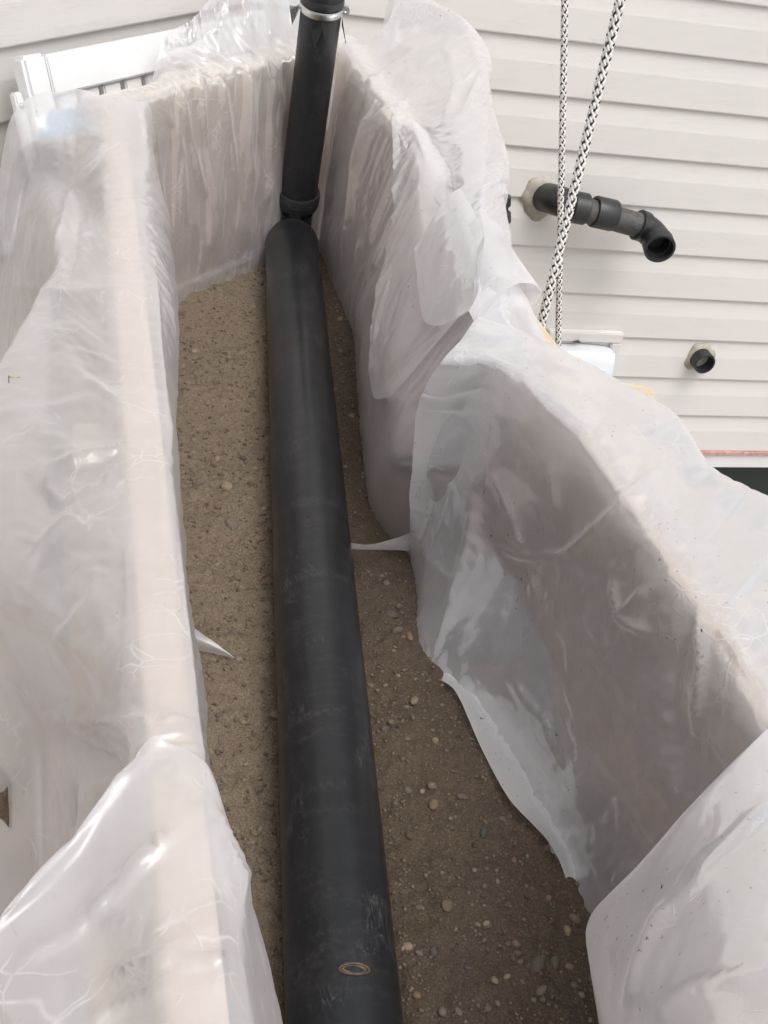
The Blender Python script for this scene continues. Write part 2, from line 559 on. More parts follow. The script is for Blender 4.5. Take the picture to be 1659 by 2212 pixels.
# corner post at the left end of the bay and the wall turning away behind it
pc = bayL
post_d = norm((0.95, 0.3, 0))
o = obox('corner_trim', (pc[0] - bd[0] * 0.045, pc[1] - bd[1] * 0.045, -0.75), bd, np.array([bn[0], bn[1], 0]), np.array([0, 0, 1.]), (0.09, 0.03, 3.2), M_TRIM, None, 0.003); keep(o, house)
o = obox('side_wall', (pc[0] - bd[0] * 0.09 - 0.5, pc[1] - bd[1] * 0.09 + 0.02, -0.75), np.array([1., 0, 0]), np.array([0, 1., 0]), np.array([0, 0, 1.]), (1.0, 0.04, 3.2), M_TRIM, None, 0.0); keep(o, house)

# ---- the timber box that holds the sand
RZ = -0.69
bx = thing('timber_box', 'raised timber box under the plastic holding the sand and pipe', 'planter box', (0.35, 1.1, -1.55))
def bp(name, lo, hi, mat, bev=0.002):
    o = box(name, lo, hi, mat, None, bev); keep(o, bx); return o
EA, EB = np.array([0.07, 1.95]), np.array([0.64, 2.51])         # end wall line (inner face)
bp('side_panel', (0.095, 0.12, -1.22), (0.107, 1.955, RZ - 0.09), M_PLY)
bp('side_panel', (0.603, 0.12, -1.22), (0.615, 2.42, RZ - 0.09), M_PLY)
o = obox('top_rail', (0.0975, 1.04, RZ - 0.0445), norm((1, -0.014, 0)), norm((0.014, 1, 0)), W(0, 0, 1), (0.038, 1.86, 0.089), M_PINE_Y); keep(o, bx)
bp('top_rail', (0.603, 0.12, RZ - 0.089), (0.641, 2.42, RZ), M_PINE_Y)
bp('floor_panel', (0.07, 0.12, -1.24), (0.64, 2.40, -1.222), M_PLY)
ed = norm(np.append(EB - EA, 0)); en = np.array([ed[1], -ed[0], 0])
mid = np.append((EA + EB) / 2, 0)
L_ = np.linalg.norm(EB - EA)
o = obox('end_panel', mid - en * 0.008 + W(0, 0, -1.0), ed, en, W(0, 0, 1), (L_ - 0.02, 0.012, 0.44), M_PLY); keep(o, bx)
o = obox('top_rail', mid - en * 0.021 + W(0, 0, RZ - 0.0445), ed, en, W(0, 0, 1), (L_ - 0.02, 0.038, 0.089), M_PINE_X); keep(o, bx)
for (xx, yy, zt) in ((0.642, 1.10, RZ - 0.004), (0.642, 2.1, RZ - 0.02), (0.642, 0.4, RZ - 0.02)):
    bp('stud', (xx, yy, -1.551), (xx + 0.089, yy + 0.038, zt), M_PINE_Z, 0.003)
for yy in (0.4, 1.1, 1.7):
    bp('stud', (0.030, yy, -1.551), (0.067, yy + 0.089, RZ - 0.10), M_PINE_Z, 0.003)
# short brace and block that stick out of the plastic on the house side
a0, a1 = onz(1100, 640, -0.70), onz(1170, 735, -0.70)
dd = norm(a1 - a0); nn = np.array([dd[1], -dd[0], 0])
o = obox('brace', (a0 + a1) / 2 - np.array([0, 0, 0.02]), dd, np.cross(W(0, 0, 1), dd), W(0, 0, 1), (0.20, 0.030, 0.05), M_PINE_X); keep(o, bx)
c_ = onz(1372, 838, -0.70)
o = obox('block', c_ + np.array([-0.03, 0.0, -0.022]), norm((1, -0.35, 0)), norm((0.35, 1, 0)), W(0, 0, 1), (0.11, 0.05, 0.04), M_PINE_X); keep(o, bx)

# ================================================================== SAND
def sand_h(x, y):
    h = -1.100 + 0.012 * fbm(x * 5, y * 5, 3, 3) + 0.008 * fbm(x * 16, y * 16, 5, 3) + 0.0034 * fbm(x * 70, y * 70, 9, 3)
    px_ = 0.195 + 0.138 * y
    d = x - px_
    h = h + 0.020 * np.exp(-((d - 0.17) / 0.09) ** 2) * np.clip((1.3 - y) / 0.5, 0, 1) * (0.6 + 0.5 * fbm(y * 7, y * 0 + 2, 21, 2))
    edge = np.clip((x - 0.455) / 0.06, 0, 1)
    h = h + edge * (0.006 * fbm(x * 28, y * 28, 31, 2) + 0.0016 * fbm(x * 110, y * 110, 33, 2) - 0.006)
    h = h + 0.006 * np.abs(fbm(x * 26, y * 26, 41, 3)) - 0.006 * np.exp(-(np.abs(d) / 0.075) ** 4)
    return h
nx_, ny_ = 260, 1050
X, Y = np.meshgrid(np.linspace(0.11, 0.602, nx_), np.linspace(0.13, 2.50, ny_))
yend = EA[1] + (X - EA[0]) * (EB[1] - EA[1]) / (EB[0] - EA[0])
Yc = np.minimum(Y, yend - 0.006)
Z = sand_h(X, Yc)
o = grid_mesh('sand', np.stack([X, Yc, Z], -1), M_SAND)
tag(o, kind='structure')

# ================================================================== PLASTIC FILM
def cr(P, t):
    """Catmull-Rom along axis 0 at parameters t (0..n-1)"""
    n = len(P)
    i = np.clip(np.floor(t).astype(int), 0, n - 2)
    f = (t - i)
    ext = np.concatenate([2 * P[:1] - P[1:2], P, 2 * P[-1:] - P[-2:-1]])
    p0, p1, p2, p3 = ext[i], ext[i + 1], ext[i + 2], ext[i + 3]
    f = f.reshape((-1,) + (1,) * (P.ndim - 1))
    tau = 0.42
    m1 = tau * (p2 - p0); m2 = tau * (p3 - p1)
    return (2 * f ** 3 - 3 * f ** 2 + 1) * p1 + (f ** 3 - 2 * f ** 2 + f) * m1 + (-2 * f ** 3 + 3 * f ** 2) * p2 + (f ** 3 - f ** 2) * m2

def params(P, axis, step):
    d = np.linalg.norm(np.diff(P, axis=axis), axis=-1)
    d = d.mean(axis=1 - axis)
    t = [0.0]
    for k, L in enumerate(d):
        n = max(1, int(round(L / step)))
        t += list(k + (np.arange(n) + 1) / n)
    return np.array(t)

def surf(net, tu, tv):
    A = cr(net, tu)
    B = np.swapaxes(cr(np.swapaxes(A, 0, 1), tv), 0, 1)
    return B

def normals(P, flip=1):
    du = np.gradient(P, axis=0); dv = np.gradient(P, axis=1)
    n = np.cross(du, dv)
    return flip * n / (np.linalg.norm(n, axis=-1, keepdims=True) + 1e-12)

def resize(A, tu0, tv0, tu, tv):
    B = np.stack([np.stack([np.interp(tu, tu0, A[:, j, c]) for j in range(A.shape[1])], 1) for c in range(3)], -1)
    return np.stack([np.stack([np.interp(tv, tv0, B[i, :, c]) for i in range(B.shape[0])], 0) for c in range(3)], -1)

def solve(P, B, N, su, sv, iters, bend, pin, dmin, dmax, hold):
    """position based film: stiff threads that are longer than the surface they lie on, so that it buckles into folds"""
    w = 1.0 - pin
    ru = np.linalg.norm(B[1:] - B[:-1], axis=-1) * 0.5 * (su[1:] + su[:-1])
    rv = np.linalg.norm(B[:, 1:] - B[:, :-1], axis=-1) * 0.5 * (sv[:, 1:] + sv[:, :-1])
    sm = 0.5 * (su + sv)
    rd1 = np.linalg.norm(B[1:, 1:] - B[:-1, :-1], axis=-1) * sm[1:, 1:]
    rd2 = np.linalg.norm(B[1:, :-1] - B[:-1, 1:], axis=-1) * sm[1:, 1:]
    def con(a, b, wa, wb, r, k):
        d = b - a
        l = np.sqrt((d * d).sum(-1)) + 1e-9
        s = (k * (l - r) / (l * (wa + wb + 1e-6)))[..., None] * d
        a += s * wa[..., None]; b -= s * wb[..., None]
    def bnd(a, c, b, wa, wc, wb, k):
        m_ = (a + b) * 0.5 - c
        c += m_ * (k * wc)[..., None]
        a -= m_ * (0.5 * k * wa)[..., None]; b -= m_ * (0.5 * k * wb)[..., None]
    for it in range(iters):
        for o in (0, 1):
            n = (P.shape[0] - o) // 2
            con(P[o:o + 2 * n:2], P[o + 1:o + 2 * n:2], w[o:o + 2 * n:2], w[o + 1:o + 2 * n:2], ru[o:o + 2 * n - 1:2], 0.9)
            n = (P.shape[1] - o) // 2
            con(P[:, o:o + 2 * n:2], P[:, o + 1:o + 2 * n:2], w[:, o:o + 2 * n:2], w[:, o + 1:o + 2 * n:2], rv[:, o:o + 2 * n - 1:2], 0.9)
        for o in (0, 1):
            n = (P.shape[0] - o) // 2
            con(P[o:o + 2 * n:2, :-1], P[o + 1:o + 2 * n:2, 1:], w[o:o + 2 * n:2, :-1], w[o + 1:o + 2 * n:2, 1:], rd1[o:o + 2 * n - 1:2], 0.25)
            con(P[o:o + 2 * n:2, 1:], P[o + 1:o + 2 * n:2, :-1], w[o:o + 2 * n:2, 1:], w[o + 1:o + 2 * n:2, :-1], rd2[o:o + 2 * n - 1:2], 0.25)
        if it % 2 == 0:
            bnd(P[:-2], P[1:-1], P[2:], w[:-2], w[1:-1], w[2:], bend)
            bnd(P[:, :-2], P[:, 1:-1], P[:, 2:], w[:, :-2], w[:, 1:-1], w[:, 2:], bend)
        P += (B - P) * (hold * w)[..., None]
        d = ((P - B) * N).sum(-1)
        e = np.clip(d, dmin, dmax) - d
        P += (e * w)[..., None] * N
    return P

def fold_field(B, folds):
    """height of the creases pressed into a sheet; each crease is a line given by a few points on it"""
    q = (B.reshape(-1, 3) @ R)
    q = np.stack([CX + F * q[:, 0] / q[:, 2], CY + F * q[:, 1] / q[:, 2]], -1)
    h = np.zeros(len(q))
    for pts, hh, ww in folds:
        pts = np.array(pts, float)
        d = np.full(len(q), 1e9); tt_ = np.zeros(len(q)); L = 0; Ls = np.linalg.norm(np.diff(pts, axis=0), axis=1); T = Ls.sum()
        for a, b, l in zip(pts[:-1], pts[1:], Ls):
            t = np.clip(((q - a) @ (b - a)) / (l * l), 0, 1)
            dd_ = np.linalg.norm(q - (a + t[:, None] * (b - a)), axis=1)
            up_ = dd_ < d
            d = np.where(up_, dd_, d); tt_ = np.where(up_, (L + t * l) / T, tt_); L += l
        h += 0.9 * hh * np.exp(-np.sqrt((d / (0.62 * ww)) ** 2 + 0.015)) * np.clip(np.sin(np.pi * np.clip(tt_, 0.04, 0.96)) * 2.0, 0, 1)
    return h.reshape(B.shape[:2])

def film(name, net, mat, label, su=(1.0, 1.05), sv=(1.0, 1.05), step=0.006, flip=1, dmin=-0.004, dmax=0.03, hold=0.004,
         bend=0.10, seed=1, aniso=(6, 6), pins='b', iters=(140, 110), amp=0.006, folds=(), group='sheets of milky plastic lining the box'):
    net = np.array(net, float)
    out = None
    for lev, (st, it) in enumerate(((step * 2.6, iters[0]), (step, iters[1]))):
        tu, tv = params(net, 0, st), params(net, 1, st)
        B = surf(net, tu, tv)
        N = normals(B, flip)
        if folds:
            B = B + N * fold_field(B, folds)[..., None]
            N = normals(B, flip)
        TU, TV = np.meshgrid(tu, tv, indexing='ij')
        fu = np.clip(0.5 + 1.1 * fbm(TU * 0.8, TV * 0.9, seed, 2), 0, 1)
        fv = np.clip(0.5 + 1.1 * fbm(TU * 0.8, TV * 0.9, seed + 40, 2), 0, 1)
        SU = su[0] + (su[1] - su[0]) * fu
        SV = sv[0] + (sv[1] - sv[0]) * fv
        pin = np.zeros(B.shape[:2])
        if 'l' in pins: pin[:, :2] = 1
        if 'r' in pins: pin[:, -2:] = 1
        if 't' in pins: pin[:2] = 1
        if 'b' in pins: pin[-2:] = 1
        if out is None:
            P = B + N * (amp * fbm(TU * aniso[0] / 2, TV * aniso[1] / 2, seed + 7, 3))[..., None] * (1 - pin)[..., None]
        else:
            D = resize(out[0], out[1], out[2], tu, tv)
            P = B + D + N * (0.0012 * fbm(TU * aniso[0] * 2.2, TV * aniso[1] * 2.2, seed + 9, 3))[..., None]
            P = P * (1 - pin)[..., None] + B * pin[..., None]
        P = np.ascontiguousarray(P)
        P = solve(P, B, N, SU, SV, it, bend * 0.35 if lev == 0 else bend * 0.12, pin, dmin, dmax, hold)
        out = (P - B, tu, tv)
    o = grid_mesh(name, P, mat)
    tag(o, label, 'plastic sheet', group)
    return o

z = onz
# ---- left wall: columns run from the sand up the inside, over the rail, out and down the outside
def lrow(base, low, sil, rim, out1, out2, out3):
    ri = rim + W(0.034, 0, 0.0)
    ro = rim + W(-0.012, 0, 0.0)
    return [base, low, sil, ri, ro, out1, out2, out3]
LEFT = [
    # far corner
    lrow(W(.19, 2.02, -1.14), W(.165, 2.01, -.9), z(335, 240, -.74), z(250, 215, -.668), z(150, 195, -.672), z(20, 268, -.70), W(-.10, 2.0, -1.1)),
    lrow(W(.20, 1.93, -1.14), W(.17, 1.90, -.92), z(330, 330, -.73), z(262, 300, -.670), z(165, 290, -.70), z(30, 350, -.76), W(-.10, 1.85, -1.1)),
    lrow(W(.21, 1.80, -1.14), W(.18, 1.72, -.92), z(362, 480, -.74), z(262, 420, -.672), z(170, 420, -.74), z(60, 430, -.82), W(-.06, 1.62, -1.1)),
    lrow(W(.21, 1.60, -1.14), W(.17, 1.50, -.92), z(384, 690, -.74), z(262, 600, -.672), z(165, 560, -.69), z(112, 610, -.74), W(.00, 1.36, -1.1)),
    lrow(W(.20, 1.35, -1.14), W(.165, 1.25, -.92), z(378, 880, -.74), z(270, 800, -.674), z(120, 730, -.69), z(10, 790, -.73), W(-.06, 1.15, -1.1)),
    lrow(W(.19, 1.15, -1.14), W(.160, 1.05, -.92), z(384, 1100, -.74), z(285, 1000, -.674), z(100, 960, -.69), z(-90, 960, -.75), W(-.14, 1.0, -1.1)),
    lrow(W(.18, .98, -1.14), W(.158, .85, -.92), z(398, 1370, -.74), z(303, 1250, -.674), z(120, 1220, -.70), z(-110, 1240, -.77), W(-.13, .80, -1.1)),
    lrow(W(.18, .85, -1.14), W(.158, .72, -.92), z(410, 1560, -.74), z(318, 1440, -.674), z(170, 1420, -.72), z(-20, 1420, -.83), W(-.07, .68, -1.1)),
    lrow(W(.185, .78, -1.14), W(.160, .64, -.92), z(418, 1640, -.74), z(324, 1540, -.674), z(215, 1580, -.80), z(100, 1640, -.95), W(.0, .60, -1.2)),
    lrow(W(.19, .72, -1.14), W(.165, .59, -.92), z(440, 1690, -.74), z(330, 1605, -.672), z(262, 1690, -.76), z(150, 1830, -.88), W(.01, .52, -1.2)),
    lrow(W(.20, .67, -1.14), W(.175, .55, -.92), z(478, 1770, -.745), z(340, 1660, -.670), z(175, 1800, -.690), z(0, 1985, -.700), W(-.10, .36, -.73)),
    lrow(W(.20, .62, -1.14), W(.185, .49, -.92), z(540, 1945, -.755), z(372, 1860, -.672), z(200, 2010, -.700), z(-60, 2200, -.720), W(-.12, .30, -.80)),
    lrow(W(.20, .52, -1.14), W(.185, .41, -.92), z(560, 2140, -.755), z(396, 2090, -.674), z(250, 2200, -.700), z(0, 2420, -.720), W(-.11, .22, -.80)),
    lrow(W(.20, .40, -1.14), W(.185, .30, -.92), z(590, 2420, -.755), z(425, 2400, -.674), z(290, 2500, -.700), z(60, 2700, -.720), W(-.10, .14, -.80)),
]
LN = np.array(LEFT, float)
dn = np.array([0, 0, -0.022])
L1 = list(LN[:10]) + [LN[10] + dn * 1.2, LN[11] + dn * 2]
L1[-2][4:7] += np.array([[0, 0, -.01], [0.02, 0, -.10], [0.04, 0, -.25]])
L1[-1][4:7] += np.array([[0, 0, -.02], [0.03, 0, -.14], [0.06, 0, -.32]])
film('plastic_sheet', L1, M_FILM_L, 'long milky plastic sheet draped over the left rail of the box', folds=[([(300, 955), (250, 985), (205, 990), (125, 1012)], 0.014, 12), ([(110, 1005), (100, 1050), (132, 1095)], 0.012, 9), ([(260, 1000), (215, 1058), (130, 1095)], 0.012, 10), ([(0, 1430), (100, 1520), (200, 1552), (300, 1562), (345, 1540)], 0.013, 14), ([(345, 1535), (385, 1560), (395, 1600)], 0.01, 10), ([(150, 1520), (210, 1598), (250, 1625)], 0.01, 12), ([(0, 620), (150, 640), (280, 620)], 0.006, 30), ([(180, 820), (250, 870), (290, 960)], 0.008, 14), ([(330, 560), (345, 800), (370, 1000)], 0.007, 10), ([(30, 1250), (140, 1130), (270, 1060)], 0.008, 16), ([(120, 1390), (200, 1300), (210, 1210)], 0.007, 14), ([(345, 1000), (362, 1200), (372, 1420)], 0.008, 8), ([(0, 900), (130, 880), (230, 860)], 0.006, 20), ([(220, 330), (150, 430), (120, 560)], 0.01, 14), ([(170, 420), (250, 330), (290, 300)], 0.008, 12)], su=(1.0, 1.03), sv=(1.0, 1.03), flip=-1,
     dmin=-0.003, dmax=0.035, seed=3, pins='l', step=0.0065, bend=0.13, amp=0.009)
L2 = list(LN[9:])
L2[0] = np.array([LN[9][0], LN[9][1], z(424, 1655, -.735), z(372, 1618, -.668), z(318, 1604, -.662), z(190, 1778, -.682), z(0, 1980, -.694), W(-.10, .38, -.72)])
film('plastic_sheet', L2, M_FILM_F, 'nearest plastic sheet on the left, folded back in a ridge across the rail', folds=[([(385, 1760), (340, 1832), (215, 1962), (232, 1995), (305, 2012)], 0.016, 11), ([(370, 1690), (378, 1780)], 0.01, 12), ([(250, 2075), (320, 2090), (480, 1985)], 0.01, 12), ([(190, 2135), (330, 2082), (475, 2072), (488, 2130), (390, 2150)], 0.013, 10), ([(330, 1612), (370, 1660), (445, 1770), (510, 1900), (520, 1980)], 0.01, 12), ([(0, 1990), (160, 1830), (330, 1612)], 0.012, 14), ([(420, 1680), (480, 1800), (540, 1940)], 0.007, 9), ([(180, 2212), (300, 2150), (400, 2120)], 0.01, 14), ([(40, 2080), (160, 2010), (210, 1960)], 0.006, 16)], su=(1.0, 1.025), sv=(1.0, 1.025), flip=-1,
     dmin=-0.003, dmax=0.03, seed=71, pins='l', step=0.006, bend=0.13, amp=0.008)

# ---- far end wall: rows run along the wall from the left corner to the right corner
def erow(s, basepx, topz=RZ, up=None, out=0.02):
    cz = 0.022 if up else 0.004
    e = np.append(EA + (EB - EA) * s, 0)
    b = z(*basepx, -1.10)
    return [e + en * 0.034 + W(0, 0, -1.15), e + en * 0.030 + W(0, 0, -1.06), e + en * 0.026 + W(0, 0, -.95), e + en * 0.016 + W(0, 0, -.80), e + en * 0.008 + W(0, 0, topz + 0.006),
            e - en * 0.04 + W(0, 0, topz + cz), e - en * (0.085 if up else 0.052) + W(0, 0, topz + (up or -0.05)), e - en * (0.10 if up else 0.056) + W(0, 0, topz + (2 * up if up else -0.25))]
END = [erow(0.04, (345, 690)), erow(0.14, (372, 655)), erow(0.24, (408, 608)), erow(0.36, (455, 588), up=0.012), erow(0.50, (500, 568), up=0.045), erow(0.63, (545, 545), up=0.085),
       erow(0.76, (592, 516), up=0.11), erow(0.88, (640, 490), up=0.12), erow(1.0, (676, 480), up=0.13)]
film('plastic_sheet', END, M_FILM_E, 'pleated milky plastic sheet hanging down the far end behind the black riser pipe', folds=[([(385, 180), (420, 330), (450, 440)], 0.009, 8), ([(475, 150), (500, 300), (515, 410)], 0.008, 8), ([(540, 140), (532, 300), (548, 420)], 0.008, 8), ([(345, 200), (395, 330), (405, 480)], 0.007, 9), ([(430, 160), (445, 300), (470, 480)], 0.008, 7), ([(590, 140), (580, 300), (590, 470)], 0.007, 9), ([(330, 230), (345, 400), (370, 560)], 0.009, 8), ([(560, 140), (610, 220), (600, 260)], 0.008, 8)], su=(1.02, 1.10), sv=(1.0, 1.02), flip=1,
     dmin=-0.004, dmax=0.03, seed=8, aniso=(7, 0.8), pins='l', amp=0.012, bend=0.14)

# ---- right wall, far half
def rrow(base, low, midp, rim, o1, o2, o3):
    return [base, low, midp, rim + W(-0.02, 0, 0), rim + W(0.022, 0, 0.003), o1, o2, o2 + W(-0.015, 0, -0.2)]
def zc(x, y, zz, X=0.592):
    p_ = z(x, y, zz)
    return p_ if p_[0] < X else onx(x, y, X)
RFAR = [
    rrow(W(.56, 2.40, -1.14), W(.575, 2.40, -1.0), W(.585, 2.40, -.85), W(.62, 2.44, -.672), z(845, 40, -.60), z(850, -30, -.55), None),
    rrow(zc(690, 545, -1.12), zc(712, 430, -1.0), zc(735, 300, -.85), W(.62, 2.25, -.672), z(930, 80, -.60), z(1000, 45, -.56), None),
    rrow(zc(712, 610, -1.12), zc(735, 490, -1.0), zc(770, 370, -.85), W(.62, 2.08, -.672), z(970, 180, -.62), z(1055, 120, -.59), None),
    rrow(zc(750, 690, -1.12), zc(768, 570, -1.0), zc(800, 470, -.85), W(.62, 1.92, -.672), z(1000, 280, -.63), z(1062, 215, -.62), None),
    rrow(zc(764, 760, -1.12), zc(778, 650, -1.0), zc(815, 570, -.85), W(.62, 1.76, -.672), z(1010, 400, -.64), z(1098, 355, -.62), None),
    rrow(zc(770, 850, -1.12), zc(785, 740, -1.0), zc(825, 660, -.86), W(.62, 1.60, -.672), z(1010, 500, -.65), z(1092, 430, -.65), None),
    rrow(zc(778, 950, -1.12), zc(795, 850, -1.0), zc(838, 760, -.87), W(.61, 1.46, -.672), z(1020, 600, -.665), z(1105, 530, -.66), None),
    rrow(zc(788, 1060, -1.12), zc(812, 960, -1.0), zc(862, 870, -.88), W(.605, 1.34, -.672), z(1030, 680, -.672), z(1108, 630, -.67), None),
    rrow(zc(808, 1130, -1.12), zc(840, 1050, -1.0, 0.598), zc(885, 960, -.89, 0.600), W(.605, 1.25, -.674), z(1045, 735, -.676), z(1105, 705, -.68), None),
    rrow(W(.548, 1.27, -1.125), W(.599, 1.22, -1.0), W(.600, 1.19, -.88), W(.612, 1.15, -.715), W(.66, 1.17, -.72), W(.70, 1.17, -.73), None),
]
for r_ in (8,):
    for c_i in (2, 3, 4, 5):
        RFAR[r_][c_i] = RFAR[r_][c_i] + W(0, 0, -0.03 if r_ == 9 else -0.014)
film('plastic_sheet', RFAR, M_FILM_R, 'crumpled grit specked plastic sheet bunched over the far half of the right rail', folds=[([(775, 120), (735, 250), (705, 480)], 0.014, 9), ([(820, 200), (775, 330), (742, 560)], 0.014, 9), ([(875, 220), (800, 270), (770, 360)], 0.012, 9), ([(960, 90), (985, 180), (960, 270)], 0.012, 14), ([(1010, 75), (1040, 160), (1000, 240)], 0.01, 12), ([(780, 500), (770, 640), (768, 720)], 0.009, 7), ([(860, 560), (820, 700), (800, 860)], 0.009, 8), ([(850, 100), (900, 110), (780, 190)], 0.009, 10), ([(800, 520), (790, 700), (785, 860)], 0.007, 6)], su=(1.0, 1.04), sv=(1.0, 1.02), flip=1,
     dmin=-0.003, dmax=0.03, seed=15, aniso=(5, 1.6), pins='l', amp=0.012, bend=0.16)
RA = np.array(RFAR, float)
def over(uv, off):
    """net of a second piece lying on the far sheet: uv[i][j] = (row, column) there"""
    out = []
    for i, r_ in enumerate(uv):
        row = []
        for (u_, v_) in r_:
            e = 0.02
            q = lambda a, b: cr(cr(RA, np.array([a]))[0], np.array([b]))[0]
            n_ = np.cross(q(u_ + e, v_) - q(u_ - e, v_), q(u_, v_ + e) - q(u_, v_ - e))
            row.append(q(u_, v_) + norm(n_) * off)
        out.append(row)
    return out
vr = lambda a, b, n=6: [a + (b - a) * k / (n - 1) for k in range(n)]
OB = over([[(2.6 + 0.3 * k / 5, v_) for k, v_ in enumerate(vr(3.1, 5.4))], [(3.3, v_) for v_ in vr(2.7, 5.6)], [(4.1, v_) for v_ in vr(2.4, 5.4)], [(5.0, v_) for v_ in vr(1.9, 5.3)],
           [(6.0, v_) for v_ in vr(1.6, 5.2)], [(6.5, v_) for v_ in vr(1.6, 5.1)], [(6.9, v_) for v_ in vr(2.0, 5.0)]], 0.010)
film('plastic_sheet', OB, M_FILM_R, 'loose clear layer folded over the middle of the right rail, one edge hanging inside', su=(1.0, 1.05), sv=(1.0, 1.03), flip=1,
     dmin=-0.002, dmax=0.02, seed=51, aniso=(4, 2), pins='', amp=0.006, bend=0.16)
OC = over([[(5.2 - 0.5 * math.sin(3.14 * k / 5), v_) for k, v_ in enumerate(vr(2.6, 5.3))], [(5.7, v_) for v_ in vr(2.55, 5.35)], [(6.5, v_) for v_ in vr(2.5, 5.3)],
           [(6.9, v_) for v_ in vr(2.6, 5.2)], [(7.3, v_) for v_ in vr(2.9, 5.1)]], 0.022)
film('plastic_sheet', OC, M_FILM_N, 'cut plastic flap on the right rail beside the hanging ropes, its top edge curled', su=(1.0, 1.03), sv=(1.0, 1.03), flip=1,
     dmin=-0.002, dmax=0.015, seed=57, aniso=(3, 3), pins='', amp=0.005, bend=0.2)

# ---- right wall, near half: a broad smoother sheet
def nrow(base, low, midp, hi, rim, o1, o2, o3):
    return [base + W(0, 0, -0.006), low, midp, hi, rim, o1, o2, o2 + W(-0.015, 0, -0.2)]
RNEAR = [
    nrow(zc(888, 1205, -1.105), zc(886, 1110, -.99), z(890, 1010, -.90), z(905, 872, -.79), z(950, 790, -.70), z(995, 738, -.676), z(1038, 694, -.680), None),
    nrow(zc(893, 1250, -1.105), zc(925, 1130, -1.01), onx(960, 1010, 0.545), onx(990, 900, 0.540), z(1060, 800, -.690), z(1105, 765, -.672), z(1150, 738, -.680), None),
    nrow(zc(893, 1340, -1.105), zc(945, 1215, -1.02), onx(1010, 1100, 0.555), onx(1070, 985, 0.562), z(1165, 870, -.680), z(1205, 822, -.670), z(1248, 786, -.680), None),
    nrow(zc(884, 1365, -1.105), zc(960, 1290, -1.03), onx(1060, 1180, 0.566), onx(1150, 1060, 0.578), z(1255, 950, -.680), z(1312, 888, -.668), z(1350, 842, -.680), None),
    nrow(zc(916, 1435, -1.105), zc(1000, 1370, -1.045), onx(1110, 1260, 0.588), onx(1220, 1160, 0.597), z(1335, 1060, -.680), z(1415, 960, -.668), z(1455, 905, -.678), None),
    nrow(zc(980, 1515, -1.105), zc(1060, 1450, -1.05), onx(1160, 1370, 0.588), onx(1290, 1270, 0.597), z(1400, 1150, -.680), z(1490, 1050, -.675), z(1535, 1020, -.688), None),
    nrow(zc(1050, 1625, -1.105), zc(1130, 1550, -1.055), onx(1215, 1480, 0.588), onx(1360, 1370, 0.597), z(1470, 1245, -.680), z(1570, 1120, -.675), z(1620, 1065, -.69), None),
    nrow(zc(1120, 1750, -1.105), zc(1190, 1670, -1.06), onx(1268, 1600, 0.588), onx(1420, 1490, 0.597), z(1540, 1340, -.680), z(1660, 1190, -.675), z(1720, 1110, -.69), None),
    nrow(zc(1195, 1860, -1.105), zc(1265, 1785, -1.065), onx(1345, 1710, 0.588), onx(1490, 1590, 0.597), z(1610, 1460, -.680), z(1740, 1280, -.675), z(1820, 1180, -.69), None),
    nrow(zc(1250, 1975, -1.105), zc(1325, 1890, -1.07), onx(1400, 1810, 0.588), onx(1550, 1690, 0.597), z(1670, 1580, -.680), z(1820, 1380, -.675), z(1900, 1280, -.69), None),
    nrow(zc(1300, 2110, -1.105), zc(1400, 2010, -1.07), onx(1480, 1930, 0.588), onx(1620, 1810, 0.597), z(1740, 1720, -.680), z(1900, 1500, -.675), z(1990, 1400, -.69), None),
    nrow(zc(1330, 2300, -1.105), zc(1430, 2200, -1.07), onx(1540, 2100, 0.588), onx(1690, 1960, 0.597), z(1820, 1860, -.680), z(1980, 1640, -.675), z(2080, 1520, -.69), None),
]
for r_ in range(4, 11):
    b_ = RNEAR[r_][0]
    RNEAR[r_][1] = W(min(b_[0] + 0.022, 0.59), b_[1] + 0.004, -1.072)
film('plastic_sheet', RNEAR, M_FILM_N, 'broad smooth plastic sheet hanging from the near half of the right rail', folds=[([(1120, 800), (1180, 880), (1245, 935)], 0.006, 10), ([(1245, 935), (1330, 1050), (1395, 1140)], 0.007, 10), ([(1210, 1215), (1300, 1130), (1395, 1060)], 0.009, 14), ([(1340, 1335), (1400, 1268)], 0.01, 10), ([(1320, 1250), (1340, 1340), (1410, 1370)], 0.01, 10), ([(1505, 1320), (1518, 1420), (1500, 1600)], 0.01, 10), ([(1540, 1330), (1600, 1420), (1680, 1540)], 0.008, 10), ([(1060, 1010), (1110, 1120), (1130, 1210)], 0.007, 22), ([(918, 1250), (960, 1130), (985, 1010)], 0.009, 12), ([(960, 1330), (1010, 1180), (1030, 1080)], 0.007, 14), ([(1090, 1450), (1180, 1560), (1200, 1640)], 0.007, 16), ([(1080, 1190), (1150, 1205), (1230, 1198)], 0.006, 10), ([(1190, 1000), (1200, 1110)], 0.006, 10), ([(1430, 1010), (1330, 1090)], 0.006, 12), ([(900, 840), (960, 850), (1060, 830)], 0.008, 12), ([(905, 880), (1010, 880), (1120, 905)], 0.007, 16)], su=(1.0, 1.03), sv=(1.0, 1.022), flip=1,
     dmin=-0.003, dmax=0.028, seed=23, aniso=(4, 4), pins='l', amp=0.010, bend=0.10)

UN = np.array(RNEAR, float)[1:11, :3].copy()
UN += np.array([0.004, 0.0, -0.006])
for i, w_ in ((4, -.008), (5, -.020), (6, -.022), (7, -.010)):
    UN[i, 0] += np.array([w_, 0, 0.036])
UN[:, 2] += np.array([0.004, 0, 0])
film('plastic_sheet', UN, M_FILM_U, 'under layer of plastic showing as a pale strip along the lower right sand', su=(1.0, 1.02), sv=(1.0, 1.02), flip=1,
     dmin=-0.004, dmax=0.006, seed=91, pins='', amp=0.003, bend=0.16)

